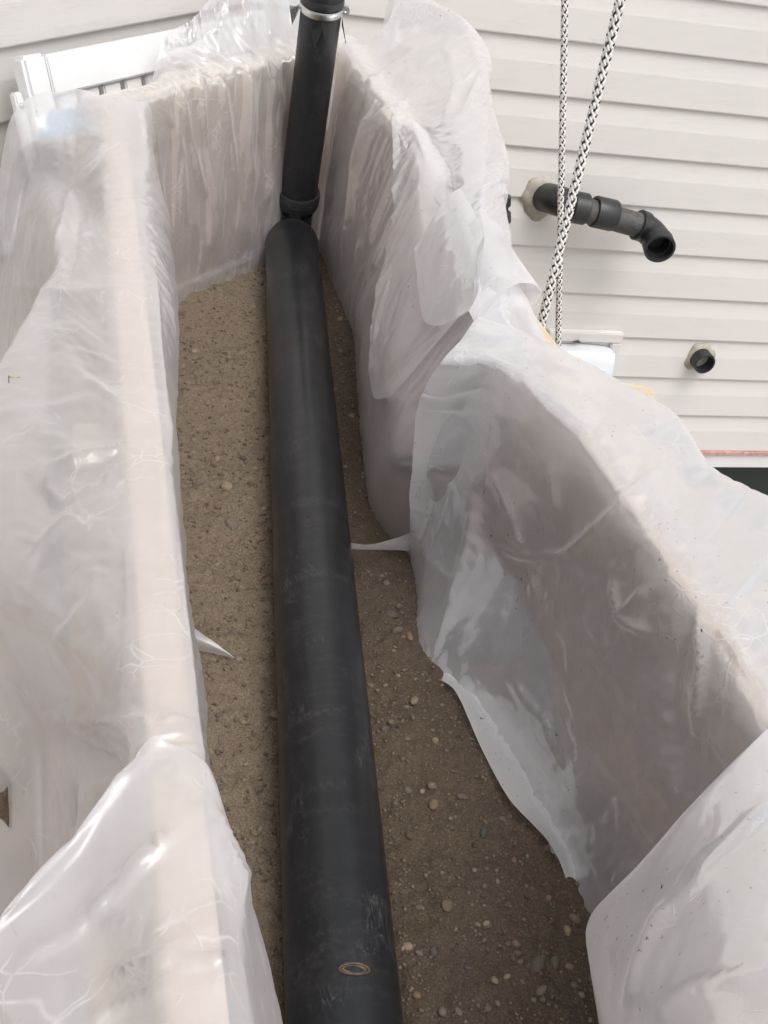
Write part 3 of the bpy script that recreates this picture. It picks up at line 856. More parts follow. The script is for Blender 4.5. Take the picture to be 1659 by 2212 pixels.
# ---- near right flap, folded across the end of the box
FLAP = [
    [z(1775, 1470, -.665), z(1700, 1540, -.668), z(1659, 1580, -.672), z(1700, 1640, -.665), z(1800, 1800, -.650), z(1900, 2000, -.64), z(2000, 2300, -.63)],
    [z(1640, 1620, -.72), z(1598, 1638, -.690), z(1575, 1662, -.685), z(1600, 1740, -.672), z(1690, 1900, -.650), z(1790, 2080, -.64), z(1880, 2350, -.63)],
    [z(1540, 1730, -.78), z(1505, 1735, -.722), z(1480, 1760, -.715), z(1500, 1840, -.700), z(1590, 1990, -.662), z(1700, 2150, -.64), z(1790, 2400, -.63)],
    [z(1440, 1860, -.88), z(1400, 1850, -.790), z(1375, 1882, -.778), z(1390, 1950, -.755), z(1470, 2080, -.700), z(1580, 2230, -.66), z(1670, 2450, -.64)],
    [z(1370, 1960, -1.0), z(1325, 1925, -.850), z(1298, 1962, -.835), z(1320, 2030, -.800), z(1390, 2150, -.740), z(1490, 2290, -.69), z(1570, 2480, -.66)],
    [z(1345, 2030, -1.10), z(1290, 1975, -.92), z(1266, 2010, -.90), z(1290, 2080, -.860), z(1350, 2200, -.800), z(1430, 2340, -.73), z(1500, 2500, -.69)],
    [z(1350, 2110, -1.12), z(1300, 2060, -1.00), z(1274, 2070, -.985), z(1290, 2150, -.940), z(1330, 2260, -.870), z(1400, 2380, -.80), z(1460, 2530, -.74)],
    [z(1370, 2200, -1.13), z(1320, 2160, -1.06), z(1287, 2140, -1.045), z(1300, 2220, -1.000), z(1335, 2320, -.930), z(1390, 2430, -.86), z(1440, 2560, -.80)],
    [z(1390, 2300, -1.13), z(1340, 2270, -1.09), z(1305, 2240, -1.08), z(1310, 2310, -1.050), z(1345, 2400, -1.000), z(1385, 2500, -.93), z(1420, 2600, -.87)],
]
film('plastic_sheet', FLAP, M_FILM_N, 'large plastic flap folded across the nearest right corner of the box', folds=[([(1700, 1700), (1520, 1880), (1400, 2030)], 0.007, 20), ([(1450, 1930), (1380, 2080), (1350, 2212)], 0.008, 14), ([(1640, 2100), (1500, 2130), (1400, 2212)], 0.006, 20), ([(1310, 2020), (1330, 2100), (1325, 2200)], 0.005, 9)], su=(1.0, 1.01), sv=(1.0, 1.01), flip=1,
     dmin=-0.004, dmax=0.02, seed=31, pins='', amp=0.006, bend=0.16)

# ---- two loose ends of film lying on the sand
STRIP = [[z(756, 1172, -1.04), z(757, 1180, -1.05), z(756, 1186, -1.062)],
         [z(800, 1176, -1.05), z(805, 1186, -1.062), z(806, 1187, -1.072)],
         [z(850, 1164, -1.06), z(852, 1178, -1.07), z(855, 1188, -1.082)],
         [z(885, 1152, -1.06), z(888, 1172, -1.07), z(892, 1190, -1.085)],
         [z(915, 1140, -1.05), z(920, 1165, -1.06), z(925, 1195, -1.08)]]
film('plastic_strip', STRIP, M_FILM_R, 'narrow twisted strip of plastic reaching from the right wall to the pipe', step=0.004, su=(1, 1.02), sv=(1, 1.02), pins='', dmax=0.004, amp=0.001, group=None)
CORN = [[z(350, 1325, -1.03), z(350, 1360, -1.04), z(350, 1410, -1.06)],
        [z(396, 1346, -1.05), z(396, 1370, -1.055), z(396, 1398, -1.078)],
        [z(440, 1375, -1.065), z(440, 1390, -1.068), z(440, 1406, -1.085)],
        [z(480, 1402, -1.076), z(480, 1408, -1.077), z(480, 1414, -1.09)],
        [z(507, 1421, -1.082), z(506, 1421, -1.082), z(505, 1422, -1.085)]]
film('plastic_corner', CORN, M_FILM_L, 'pointed corner of plastic poking out from the left wall over the sand', step=0.004, su=(1, 1.02), sv=(1, 1.02), pins='', dmax=0.004, amp=0.001, group=None)

# ================================================================== PIPES
PZ, PR = -1.055, 0.057
def pipe_at(y): return W(0.197 + 0.1375 * y, y, PZ)
mp_ = thing('main_pipe', 'long thick black drain pipe lying on the sand along the box', 'pipe', tuple(pipe_at(1.2) + W(0, 0, -PR)))
ax = norm(pipe_at(2) - pipe_at(1))
Lp = np.linalg.norm(pipe_at(2.295) - pipe_at(0.0))
n = 60
o = lathe('pipe_body', pipe_at(2.295), -ax, [(0.012, PR - 0.008), (0.0, PR - 0.007), (0.0, PR - 0.0035), (0.0035, PR)] + [(0.0035 + (Lp - 0.0035) * i / n, PR) for i in range(1, n + 1)] + [(Lp, PR - 0.007), (0.06, PR - 0.008), (0.012, PR - 0.008)], M_PIPE, None, 72)
keep(o, mp_)
# small sawn knock-out on top near the camera
hc = onz(764, 2098, PZ + PR - 0.004)
c0 = pipe_at(hc[1]); rad_ = norm(hc - c0 - ax * ((hc - c0) @ ax)); hc = c0 + ax * ((hc - c0) @ ax) + rad_ * (PR + 0.0004)
tn = np.cross(ax, rad_)
def patch(name, pts, mat, lift):
    vs = []
    for (a, b) in pts:
        d = rad_ * math.cos(b / PR) + tn * math.sin(b / PR)
        vs.append(c0 + ax * ((hc - c0) @ ax + a) + d * (PR + lift))
    o = mesh(name, vs, [tuple(range(len(vs)))], mat); keep(o, mp_); return o
M_RIM = plain('burnt_edge', (0.07, 0.045, 0.03), 0.6, var=0.5, scale=200)
ring = []
for k in range(32):
    a = 2 * math.pi * k / 32
    ring.append((0.0055 * math.sin(a), 0.0145 * math.cos(a)))
pts = []
for (a, b) in ring + ring[:1]:
    d = rad_ * math.cos(b / PR) + tn * math.sin(b / PR)
    pts.append(c0 + ax * ((hc - c0) @ ax + a) + d * (PR + 0.0006))
v_, f_ = tube_geo(pts, 0.0014, 8, False)
o = mesh('hole_rim', v_, f_, M_RIM); keep(o, mp_)
patch('hole', [(a * 0.8, b * 0.85) for (a, b) in ring], M_SOIL, 0.0003)

# riser
r0, r1 = W(.523, 2.335, -.97), W(.503, 2.255, -.566)
rd = norm(r1 - r0)
RR = 0.039
ri = thing('riser_pipe', 'upright black pipe with a steel clamp standing at the end of the long pipe', 'pipe', tuple(r0 - rd * 0.13))
o = tube('pipe_body', [r0 + rd * t for t in np.linspace(-0.01, 0.52, 30)], RR, M_RISER, None, 48); keep(o, ri)
o = lathe('hub', r0 - rd * 0.004, rd, [(-0.012, RR - 0.003), (-0.012, RR + 0.004), (-0.004, RR + 0.0065), (0.020, RR + 0.0075), (0.024, RR + 0.006), (0.024, RR + 0.001)], M_FIT, None, 48); keep(o, ri)
o = lathe('lower_pipe', r0 - rd * 0.15, rd, [(0.0, RR - 0.003), (0.12, RR - 0.003), (0.12, 0.01)], M_FIT, None, 40); keep(o, ri)
# dark clip slot on the hub
vw = norm(-(r0)); vw = norm(vw - rd * (vw @ rd)); tt = np.cross(rd, vw)
o = obox('clip', r0 - rd * 0.010 + vw * (RR + 0.0045) - tt * 0.002, tt, vw, rd, (0.026, 0.008, 0.030), M_DARK, None, 0.002); keep(o, ri)
# clamp near the top
cpos = ony(693, 12, 2.255 - 0.0)
tcl = ((cpos - r0) @ rd)
cb = r0 + rd * tcl
cl = lathe('clamp_band', cb, norm(rd + vw * 0.05), [(-0.007, RR + 0.0008), (-0.007, RR + 0.0022), (-0.0055, RR + 0.0030), (0.0055, RR + 0.0030), (0.007, RR + 0.0022), (0.007, RR + 0.0008)], M_STEEL, None, 56); keep(cl, ri)
sd_ = norm(tt * 1.0 + vw * 0.12)
if (R.T @ sd_)[0] < 0: sd_ = -sd_
sp = cb + sd_ * (RR + 0.007)
o = lathe('clamp_screw', sp - vw * 0.010 , norm(vw + rd * 0.2), [(-0.008, 0.0), (-0.008, 0.006), (0.006, 0.006), (0.006, 0.0075), (0.013, 0.0075), (0.013, 0.003), (0.010, 0.0)], M_STEEL, None, 18); keep(o, ri)
o = obox('screw_housing', sp - vw * 0.008 - sd_ * 0.003, tt, vw, rd, (0.010, 0.02, 0.014), M_STEEL, None, 0.002); keep(o, ri)
o = lathe('cap_rim', cb + rd * 0.010, rd, [(-0.002, RR), (-0.002, RR + 0.002), (0.006, RR + 0.0025), (0.012, RR + 0.001)], M_FIT, None, 48); keep(o, ri)
# corners of fly screen sticking out under the clamp
def screen(tri, n=13):
    a, b, c = [np.array(q, float) for q in tri]
    vs, fs = [], []
    def strand(p0, p1, w=0.00035):
        d = norm(p1 - p0); nrm = norm(np.cross(b - a, c - a)); s = np.cross(d, nrm) * w; t_ = nrm * w
        i0 = len(vs)
        for q in (p0, p1):
            vs.extend([q + s, q + t_, q - s, q - t_])
        for k in range(4):
            fs.append((i0 + k, i0 + (k + 1) % 4, i0 + 4 + (k + 1) % 4, i0 + 4 + k))
    for k in range(n):
        t = k / n
        strand(a + (b - a) * t, a + (c - a) * t + (b - c) * 0 if False else c + (b - c) * t)   # along a-c
        strand(a + (c - a) * t, b + (c - b) * t)
    strand(a, b); strand(a, c); strand(b, c)
    o = mesh('screen_corner', vs, fs, M_MESH, None, False); keep(o, ri)
def at_clamp(ang, out, down):
    dirv = vw * math.cos(ang) + sd_ * math.sin(ang)
    return cb + dirv * (RR + out) - rd * down
screen([at_clamp(-1.75, 0.003, 0.008), at_clamp(-1.45, 0.020, 0.018), at_clamp(-1.6, 0.012, 0.046)][:3])
screen([at_clamp(-1.4, 0.002, 0.008), at_clamp(-1.55, 0.021, 0.012), at_clamp(-1.55, 0.013, 0.048)])
screen([at_clamp(1.35, 0.003, 0.010), at_clamp(1.7, 0.004, 0.03), at_clamp(1.5, 0.016, 0.060)])
screen([at_clamp(-0.55, 0.002, 0.010), at_clamp(0.25, 0.002, 0.010), at_clamp(-0.1, 0.004, 0.062)], 18)
screen([at_clamp(0.05, 0.002, 0.010), at_clamp(0.75, 0.002, 0.010), at_clamp(0.3, 0.004, 0.044)], 16)

# ---- vent pipe on the wall with two elbows
def bend(a, b, c, n=10):
    """quadratic bend a-b-c"""
    t = np.linspace(0, 1, n)[:, None]
    return (1 - t) ** 2 * a + 2 * t * (1 - t) * b + t ** 2 * c
vp = thing('vent_pipe', 'black plastic vent pipe with elbows coming out of the siding and turning right', 'vent pipe', tuple(ony(1175, 430, WY)))
s0 = ony(1172, 425, WY + 0.02)
e0 = ony(1185, 428, WY - 0.075)
p_a = ony(1250, 450, WY - 0.085); p_b = ony(1285, 457, WY - 0.088); p_c = ony(1325, 466, WY - 0.09); p_d = ony(1385, 488, WY - 0.095)
p_e = ony(1402, 500, WY - 0.10); p_f = ony(1424, 533, WY - 0.165)
pr, fr_ = 0.031, 0.0365
o = tube('elbow', bend(s0, e0 + W(0.012, 0, 0), ony(1248, 449, WY - 0.085), 14), fr_, M_FIT, None, 36); keep(o, vp)
dxy = norm(p_b - p_a)
o = lathe('hub', ony(1240, 447, WY - 0.085), dxy, [(-0.01, fr_), (-0.008, fr_ + 0.0025), (0.030, fr_ + 0.0025), (0.032, fr_), (0.032, pr)], M_FIT, None, 36); keep(o, vp)
o = tube('pipe_section', [p_a + (p_d - p_a) * t for t in np.linspace(-0.05, 1.02, 14)], pr, M_FITPIPE, None, 36); keep(o, vp)
d2 = norm(p_c - p_b)
o = lathe('coupling', p_b, d2, [(-0.004, pr), (-0.004, fr_ + 0.001), (0.0, fr_ + 0.0025), (0.050, fr_ + 0.0025), (0.054, fr_ + 0.001), (0.054, pr)], M_FIT, None, 36); keep(o, vp)
path = bend(p_d, p_e + (p_d - p_a) * 0.10, p_f, 12)
o = tube('elbow', path, np.linspace(fr_ - 0.001, fr_, 12), M_FIT, None, 36, False); keep(o, vp)
o = lathe('hub', p_d, norm(p_d - p_c), [(-0.012, pr), (-0.012, fr_ + 0.001), (-0.010, fr_ + 0.0025), (0.012, fr_ + 0.0015)], M_FIT, None, 36); keep(o, vp)
ao = norm(path[-1] - path[-2])
o = lathe('mouth', path[-1] - ao * 0.022, ao, [(0.0, fr_), (0.0, fr_ + 0.0025), (0.031, fr_ + 0.003), (0.033, fr_ + 0.002), (0.033, fr_ - 0.0035), (0.012, fr_ - 0.0055), (0.012, pr - 0.004), (-0.02, pr - 0.005), (-0.02, 0.0)], M_FIT, None, 40); keep(o, vp)
# caulk ring
def caulk(c, r, parent, seed):
    vs, fs = [], []
    n = 36
    for k in range(n):
        a = 2 * math.pi * k / n
        rr = r * (1 + 0.55 * (vnoise(np.array(2.2 * math.cos(a) + 5), np.array(2.2 * math.sin(a) + seed), seed)) + 0.1 * math.sin(5 * a + seed))
        vs.append(c + W(rr * math.cos(a), -0.001, rr * math.sin(a)))
        vs.append(c + W(r * 0.9 * math.cos(a), -0.008, r * 0.9 * math.sin(a)))
        vs.append(c + W(rr * math.cos(a), 0.012, rr * math.sin(a)))
    for k in range(n):
        k2 = (k + 1) % n
        fs.append((3 * k, 3 * k2, 3 * k2 + 1, 3 * k + 1))
        fs.append((3 * k, 3 * k + 2, 3 * k2 + 2, 3 * k2))
    fs.append(tuple(3 * k + 1 for k in range(n)))
    o = mesh('sealant', vs, fs, M_CAULK); keep(o, parent)
caulk(ony(1170, 425, WY - 0.002), 0.0405, vp, 3)

# ---- short stub
st = thing('pipe_stub', 'short open black pipe stub poking out of the siding low on the right', 'pipe', tuple(ony(1515, 772, WY)))
sc_ = ony(1510, 771, WY - 0.0)
o = lathe('pipe_body', sc_ + W(0, 0.02, 0), W(0, -1, 0), [(0, 0.0315), (0.060, 0.0315), (0.062, 0.0305), (0.062, 0.0262), (0.0, 0.0262), (-0.02, 0.02), (-0.02, 0.0)], M_FIT, None, 44); keep(o, st)
caulk(sc_ + W(-0.002, 0, -0.002), 0.0345, st, 8)

# ---- part of a third fitting that shows past the plastic
tf = thing('wall_fitting', 'black ribbed pipe fitting mostly hidden behind the plastic beside the siding', 'pipe fitting', tuple(ony(1075, 470, WY)))
q0, q1 = ony(1068, 428, WY - 0.05), ony(1070, 545, WY - 0.07)
o = tube('pipe_body', [q0 + (q1 - q0) * t for t in np.linspace(0, 1, 10)], 0.034, M_FIT, None, 32); keep(o, tf)
for t in (0.05, 0.35, 0.75):
    o = lathe('ring', q0 + (q1 - q0) * t, norm(q1 - q0), [(-0.012, 0.034), (-0.010, 0.040), (0.012, 0.040), (0.014, 0.034)], M_FIT, None, 32); keep(o, tf)

# ---- wall vent hood
dv = thing('wall_vent', 'white vent hood on a beige block mounted on the siding', 'wall vent', tuple(ony(1260, 760, WY)))
tl, tr = ony(1181, 706, WY), ony(1343, 713, WY)
x0, x1, zt = tl[0], tr[0], tr[2]
zb_ = zt - 0.25
def vb(name, lo, hi, mat, bev=0.003):
    o = box(name, lo, hi, mat, None, bev); keep(o, dv); return o
bw = 0.030
vb('block_frame', (x0, WY - 0.024, zt - bw), (x1, WY - 0.002, zt), M_SIDE)
vb('block_frame', (x0, WY - 0.024, zb_), (x0 + bw, WY - 0.002, zt - bw), M_SIDE)
vb('block_frame', (x1 - bw, WY - 0.024, zb_), (x1, WY - 0.002, zt - bw), M_SIDE)
vb('backing', (x0 + bw, WY - 0.010, zb_), (x1 - bw, WY - 0.003, zt - bw), M_TRIM, 0)
hx0, hx1 = x0 + 0.018, x1 - 0.026
# hood: curved top lip, sloping front
bm = bmesh.new()
secs = []
nseg = 16
for i in range(nseg + 1):
    t = i / nseg
    xx = hx0 + (hx1 - hx0) * t
    arch = 0.007 * (1 - (2 * t - 1) ** 2)
    zt2 = zt - 0.050 + arch
    secs.append([(xx, WY - 0.012, zt2 + 0.002), (xx, WY - 0.050, zt2), (xx, WY - 0.056, zt2 - 0.008), (xx, WY - 0.066, zt2 - 0.03), (xx, WY - 0.085, zb_ + 0.02), (xx, WY - 0.012, zb_ + 0.02)])
vs = [q for s_ in secs for q in s_]
fs = []
for i in range(nseg):
    for k in range(5):
        fs.append((i * 6 + k, i * 6 + k + 1, (i + 1) * 6 + k + 1, (i + 1) * 6 + k))
fs += [tuple(range(6))[::-1], tuple(nseg * 6 + k for k in range(6))]
bm.free()
o = mesh('hood', vs, fs, M_VENTWHITE, None, True); o.data.set_sharp_from_angle(angle=math.radians(40)); keep(o, dv)
# raised flap on the front
w_, h_ = hx1 - hx0, 0.10
o = obox('flap', ((hx0 + hx1) / 2 + 0.004, WY - 0.0755, zt - 0.150), W(1, 0, 0), norm((0, 1, -0.14)), norm((0, 0.14, 1)), (w_ - 0.05, 0.010, 0.13), M_VENTWHITE, None, 0.004); keep(o, dv)
bm_ = ony(1245, 738, WY - 0.03)
o = mesh('dirt_clump', [bm_ + 0.012 * norm(rng.normal(size=3)) * rng.uniform(0.4, 1) * W(1.6, .6, .6) for _ in range(14)], [], M_SOIL)
bmx = bmesh.new(); bmx.from_mesh(o.data); bmesh.ops.convex_hull(bmx, input=bmx.verts[:]); bmx.to_mesh(o.data); bmx.free(); keep(o, dv)

# ================================================================== ROPES
def mat_rope(name, c):
    return plain(name, c, 0.7, var=0.12, scale=300, bmp=0.3)
M_RW, M_RB = mat_rope('white_yarn', (0.78, 0.76, 0.72)), mat_rope('black_yarn', (0.014, 0.014, 0.017))
def rope(label, a, b, Rr, sag=0.0):
    a, b = np.array(a), np.array(b)
    L = np.linalg.norm(b - a)
    th = thing('rope', label, 'rope', tuple(a), 'black and white braided ropes')
    n = 6
    pitch = Rr * 9.5
    steps = int(L / (pitch / 22))
    t = np.linspace(0, 1, steps)
    axis, u, v = frame_of(b - a)
    cen = a + (b - a) * t[:, None] + W(0, 0, -1) * (sag * 4 * t * (1 - t))[:, None] + (u * 0.3 * Rr)[None] * np.sin(t * L / 0.05)[:, None] * 0.25
    acc = {'white': ([], []), 'black': ([], [])}
    for hand in (1, -1):
        for k in range(n):
            ph = hand * (2 * math.pi * t * L / pitch) + 2 * math.pi * k / n
            # passes over and under the strands of the other hand
            wv = np.sign(hand) * np.cos(n * (2 * math.pi * t * L / pitch) / 1.0 )
            rad = Rr * (0.78 + 0.16 * wv)
            pts = cen + (u[None] * np.cos(ph)[:, None] + v[None] * np.sin(ph)[:, None]) * rad[:, None]
            c = 'black' if (hand == 1 and k % 2 == 0) else 'white'
            vs_, fs_ = tube_geo(pts, Rr * (0.29 if c == 'black' else 0.31), 5, False)
            V_, F_ = acc[c]
            o_ = len(V_)
            V_.extend(vs_)
            F_.extend([tuple(i + o_ for i in f) for f in fs_])
    for c, mt in (('white', M_RW), ('black', M_RB)):
        o = mesh(c + '_strands', acc[c][0], acc[c][1], mt); keep(o, th)
    o = tube('core', cen[::20], Rr * 0.72, M_RW, None, 10); keep(o, th)
ra, rb = onz(1160, 738, -0.76), ony(1340, 0, 1.345)
rb = rb + (rb - ra) * 0.25
rope('thicker braided rope nearer the camera, crossing in front of the thin one', ra, rb, 0.0056)
rc, rdn = ony(1205, 758, 1.86), ony(1220, 0, 1.80)
rdn = rdn + (rdn - rc) * 0.25
rope('thinner looking braided rope farther back, ending over the white wall vent', rc, rdn, 0.0050)

# ================================================================== LEANING SLATTED PANEL
bu = W(*bd)
bc = np.array([bn[0], bn[1], 0])            # out of the bay wall
bw_dir = norm(-W(0, 0, 1) * math.cos(math.radians(18.8)) + bc * math.sin(math.radians(18.8)))   # down along the reclined back
bnrm = norm(np.cross(bu, bw_dir));
if bnrm @ bc < 0: bnrm = -bnrm
# top left corner of the top rail, placed a little in front of the bay wall
def on_bench(x, y, off=0.0):
    d = ray(x, y)
    o_ = B0 + bnrm * off
    return d * ((o_ @ bnrm) / (d @ bnrm))
# B0 lies on the ray through the rail's left top corner, a few cm in front of the bay wall
d_ = ray(30, 130)
k_ = ((np.append(cor, 0) + bc * 0.05) @ bc) / (d_ @ bc)
B0 = d_ * k_
bench = thing('slatted_panel', 'white painted slatted wooden panel leaning on the house behind the far left corner', 'slatted panel', (B0[0] + 0.2, B0[1] + 0.1, -1.55))
def bb(name, u0, u1, w0, w1, t0, t1, mat=M_WHITE, bev=0.003):
    c = B0 + bu * (u0 + u1) / 2 + bw_dir * (w0 + w1) / 2 + bnrm * (t0 + t1) / 2
    o = obox(name, c, bu, bw_dir, bnrm, (u1 - u0, w1 - w0, t1 - t0), mat, None, bev); keep(o, bench); return o
pxw = np.linalg.norm(on_bench(80, 120) - on_bench(30, 131))
bb('post', 0.0, pxw, -0.004, 0.50, -0.012, 0.022, bev=0.006)
bb('top_rail', pxw + 0.001, 0.62, 0.0, 0.066, -0.006, 0.020)
bb('post', 0.621, 0.67, -0.004, 0.50, -0.012, 0.022)
bb('bottom_rail', pxw + 0.001, 0.62, 0.42, 0.48, -0.006, 0.02)
bb('bracket', -0.019, -0.0005, 0.050, 0.20, -0.012, 0.004)
x = pxw + 0.018
while x < 0.58:
    bb('slat', x, x + 0.044, 0.0665, 0.4195, -0.004, 0.010)
    x += 0.056
o = lathe('bolt', B0 + bu * (-0.010) + bw_dir * 0.072 + bnrm * 0.004, bnrm, [(0, 0.0055), (0.002, 0.005), (0.004, 0.003), (0.0045, 0.0)], M_STEEL, None, 16); keep(o, bench)

# ================================================================== SMALL THINGS
# blue cloth under the film at the far left corner
gx = np.linspace(0, 1, 30); GX, GY = np.meshgrid(gx, gx, indexing='ij')
q00, q10, q01, q11 = z(80, 300, -.720), z(235, 285, -.700), z(110, 235, -.712), z(245, 240, -.698)
S = (q00 * (1 - GX)[..., None] * (1 - GY)[..., None] + q10 * GX[..., None] * (1 - GY)[..., None] + q01 * (1 - GX)[..., None] * GY[..., None] + q11 * (GX * GY)[..., None])
S[..., 2] += 0.004 * fbm(GX * 4, GY * 3, 12, 3)
o = grid_mesh('blue_cloth', S, M_BLUE); tag(o, 'blue cloth dimly visible under the plastic at the far left corner', 'cloth')
# brass staple on the left sheet
s_ = onz(24, 818, -0.688)
pts = [s_ + 0.62 * W(*q) for q in ((-.004, .006, -.012), (-.004, .006, 0.003), (-.002, -.001, 0.004), (.012, -.003, 0.004), (.014, .003, 0.002))]
o = tube('staple', pts, 0.0006, M_BRASS, None, 6)
tag(o, 'brass staple stuck in the plastic near the left edge', 'staple')
# soil spilled at the left edge
vs, fs = [], []
soilc = onz(-8, 1690, -0.96)
gx = np.linspace(-1, 1, 40); GX, GY = np.meshgrid(gx, gx, indexing='ij')
rr = np.sqrt(GX ** 2 + GY ** 2)
hh = 0.012 * np.clip(1 - rr, 0, 1) + 0.003 * fbm(GX * 6, GY * 6, 4, 3) * (rr < 0.95)
S = np.stack([soilc[0] + GX * 0.014, soilc[1] + GY * 0.03, soilc[2] + hh - 0.004 - 0.06 * np.clip(rr - 0.8, 0, 1)], -1)
o = grid_mesh('soil_clump', S, M_SOIL); tag(o, 'small clump of dark soil at the left edge of the plastic', 'soil')

# ---- pebbles
def pebble_mesh(seed, sub=2):
    bm = bmesh.new()
    bmesh.ops.create_icosphere(bm, subdivisions=sub, radius=1)
    r_ = np.random.default_rng(seed)
    off = r_.uniform(0, 50, 3)
    cut = [(norm(r_.normal(size=3)), r_.uniform(0.62, 0.9)) for _ in range(4)]
    for v in bm.verts:
        c = np.array(v.co)
        for (d, h) in cut:
            e = c @ d - h
            if e > 0: c = c - d * e * 0.75
        c = c * (1 + 0.10 * float(fbm(np.array(c[0] * 1.3 + off[0]), np.array(c[1] * 1.3 + c[2] + off[1]), seed, 2)))
        v.co = Vector(c)
    me = bpy.data.meshes.new('pebble')
    bm.to_mesh(me); bm.free()
    me.shade_smooth()
    return me
PM = []
for k in range(12):
    me = pebble_mesh(100 + k); me.materials.append(M_STONES[(0, 0, 1, 1, 2, 3, 0, 1, 0, 2, 1, 0)[k]]); PM.append(me)
def on_sand(x, y):
    q = onz(x, y, -1.10)
    for _ in range(4):
        q = onz(x, y, float(sand_h(np.array(q[0]), np.array(q[1]))))
    return q
placed = []
def pebble(q, r, k, label=None, el=None):
    o = bpy.data.objects.new('pebble', PM[k % 12]); col.objects.link(o)
    e = el or (rng.uniform(0.85, 1.35), rng.uniform(0.7, 1.0), rng.uniform(0.5, 0.75))
    r = r * 1.2
    o.scale = (r * e[0], r * e[1], r * e[2])
    o.rotation_euler = (rng.uniform(-.25, .25), rng.uniform(-.25, .25), rng.uniform(0, 6.28))
    o.location = (q[0], q[1], q[2] + r * e[2] * 0.15)
    tag(o, label or 'small pebble lying on the brown sand beside the black pipe', 'pebble', None if label else 'small pebbles on the sand')
    placed.append((q[0], q[1], r))
special = [(845, 1328, 14, 2, 'round grey pebble on the right sand just below the twisted plastic strip'),
           (862, 1310, 8, 4, 'small reddish pebble touching the round grey pebble on its upper right'),
           (858, 1362, 9, 3, 'dark pebble just below the round grey pebble on the right sand'),
           (502, 1133, 15, 2, 'flat angular grey stone on the left sand, larger than its neighbours'),
           (490, 1053, 12, 0, 'pale tan stone on the left sand above the flat angular grey one'),
           (450, 1622, 13, 1, 'tan rounded stone on the left sand near the lowest bend of plastic'),
           (464, 1463, 9, 8, 'upright oval tan pebble just below the pointed plastic corner'),
           (448, 871, 8, 3, 'lone dark oval pebble on the upper part of the left sand'),
           (895, 1514, 11, 8, 'elongated tan pebble on the right sand beside the jagged plastic edge'),
           (966, 1957, 14, 1, 'oblong grey pebble in the middle of the lower right sand'),
           (1160, 2086, 18, 2, 'largest oval grey pebble on the lower right sand'),
           (935, 1738, 11, 9, 'rusty angular pebble on the right sand below a flat grey one'),
           (933, 1698, 10, 3, 'flat grey pebble directly above the rusty angular one on the right sand'),
           (1198, 2081, 10, 5, 'pointed tan pebble immediately right of the largest oval pebble'),
           (543, 1686, 7, 4, 'orange pebble beside the left edge of the pipe'),
           (1242, 1985, 10, 1, 'oval pebble against the plastic at the right border of the sand')]
for (x, y, r, k, lab) in special:
    q = on_sand(x, y); dpt = (R.T @ q)[2]
    pebble(q, r / F * dpt, k, lab)
known = [(885, 1805, 9), (1045, 1800, 10), (1180, 1832, 8), (1135, 1718, 7), (1085, 1770, 7), (996, 1720, 8), (880, 1708, 8), (912, 1710, 6), (560, 1165, 9),
         (563, 990, 8), (545, 1048, 8), (525, 990, 7), (470, 992, 7), (463, 1003, 7), (478, 1025, 6), (570, 1100, 6), (490, 600, 6), (437, 600, 5), (420, 760, 7), (560, 1250, 7),
         (1050, 1995, 7), (1010, 2090, 8), (1068, 2118, 8), (1115, 2040, 9), (1118, 2060, 8), (1170, 2140, 11), (1172, 2160, 8), (1095, 2110, 7), (1230, 2090, 8), (1240, 2130, 9),
         (1255, 2150, 9), (1225, 2010, 10), (1075, 1905, 6), (1025, 1880, 6), (1110, 1860, 7), (990, 2185, 8), (955, 2185, 9), (900, 2150, 8), (905, 1960, 7), (880, 2045, 9),
         (905, 2060, 7), (1185, 1940, 7), (1150, 1920, 6), (845, 1560, 7), (940, 1600, 7), (870, 1640, 6), (800, 1480, 7), (830, 1525, 6), (860, 1460, 6), (525, 1560, 7),
         (510, 1555, 6), (440, 1540, 6), (470, 1625, 6), (555, 1880, 7), (550, 1800, 7), (562, 1790, 6), (745, 1010, 6), (560, 1860, 7), (760, 900, 6), (735, 760, 6), (735, 690, 6), (1055, 2000, 6)]
for i, (x, y, r) in enumerate(known):
    q = on_sand(x, y); dpt = (R.T @ q)[2]
    pebble(q, r / F * dpt, int(rng.integers(12)))
tries = 0
while len(placed) < 215 and tries < 5000:
    tries += 1
    y = rng.uniform(0.5, 2.2); x = rng.uniform(0.17, 0.58)
    if abs(x - (0.197 + 0.1375 * y)) < 0.045: continue
    if x > 0.50 and y > 1.0 and y < 1.45: continue
    r = 0.0024 + 0.0032 * rng.random() ** 2.5
    pebble(W(x, y, float(sand_h(np.array(x), np.array(y)))), r, int(rng.integers(12)))

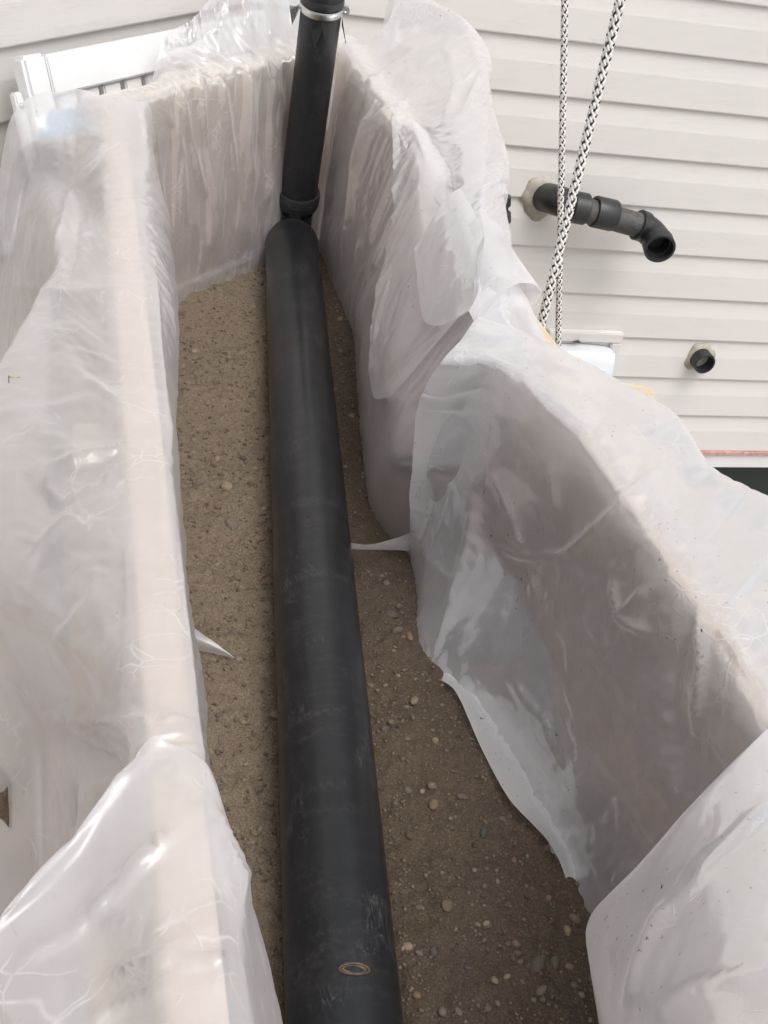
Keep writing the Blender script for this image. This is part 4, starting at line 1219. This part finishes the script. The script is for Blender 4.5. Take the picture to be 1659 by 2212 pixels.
# ---- grit: one mesh of many small stones
ico = bmesh.new(); bmesh.ops.create_icosphere(ico, subdivisions=1, radius=1)
iv = np.array([v.co[:] for v in ico.verts]); fi = np.array([[v.index for v in f.verts] for f in ico.faces]); ico.free()
NG = 21000
gx_ = rng.uniform(0.13, 0.598, NG); gy_ = rng.uniform(0.4, 2.4, NG)
dens = fbm(gx_ * 9, gy_ * 9, 77, 3)
near = np.abs(np.abs(gx_ - (0.197 + 0.1375 * gy_)) - 0.075) < 0.03
keepm = (rng.random(NG) < 0.55 + 0.5 * dens + 0.25 * near)
gx_, gy_ = gx_[keepm], gy_[keepm]
ye = EA[1] + (gx_ - EA[0]) * (EB[1] - EA[1]) / (EB[0] - EA[0]) - 0.01
ok = gy_ < ye
gx_, gy_ = gx_[ok], gy_[ok]
NG = len(gx_)
gr = 0.0008 + 0.0024 * rng.random(NG) ** 2.8
gz_ = sand_h(gx_, gy_) + gr * 0.3
sc3 = np.stack([gr * rng.uniform(.8, 1.4, NG), gr * rng.uniform(.7, 1.1, NG), gr * rng.uniform(.5, .9, NG)], -1)
ang = rng.uniform(0, 6.28, NG)
V = iv[None] * (1 + 0.18 * rng.normal(size=(NG, len(iv), 1))) * sc3[:, None]
ca, sa = np.cos(ang)[:, None], np.sin(ang)[:, None]
V = np.stack([V[..., 0] * ca - V[..., 1] * sa, V[..., 0] * sa + V[..., 1] * ca, V[..., 2]], -1) + np.stack([gx_, gy_, gz_], -1)[:, None]
Fi = (fi[None] + (np.arange(NG) * len(iv))[:, None, None]).reshape(-1)
me = bpy.data.meshes.new('grit')
me.vertices.add(V.shape[0] * V.shape[1]); me.vertices.foreach_set('co', V.reshape(-1).astype(np.float32))
nf = len(Fi) // 3
me.loops.add(nf * 3); me.loops.foreach_set('vertex_index', Fi.astype(np.int32))
me.polygons.add(nf); me.polygons.foreach_set('loop_start', (np.arange(nf) * 3).astype(np.int32))
me.update(calc_edges=True)
o = link('grit', me, M_GRIT, None, False)
tag(o, 'fine grit scattered over the sand', 'grit', None, 'stuff')
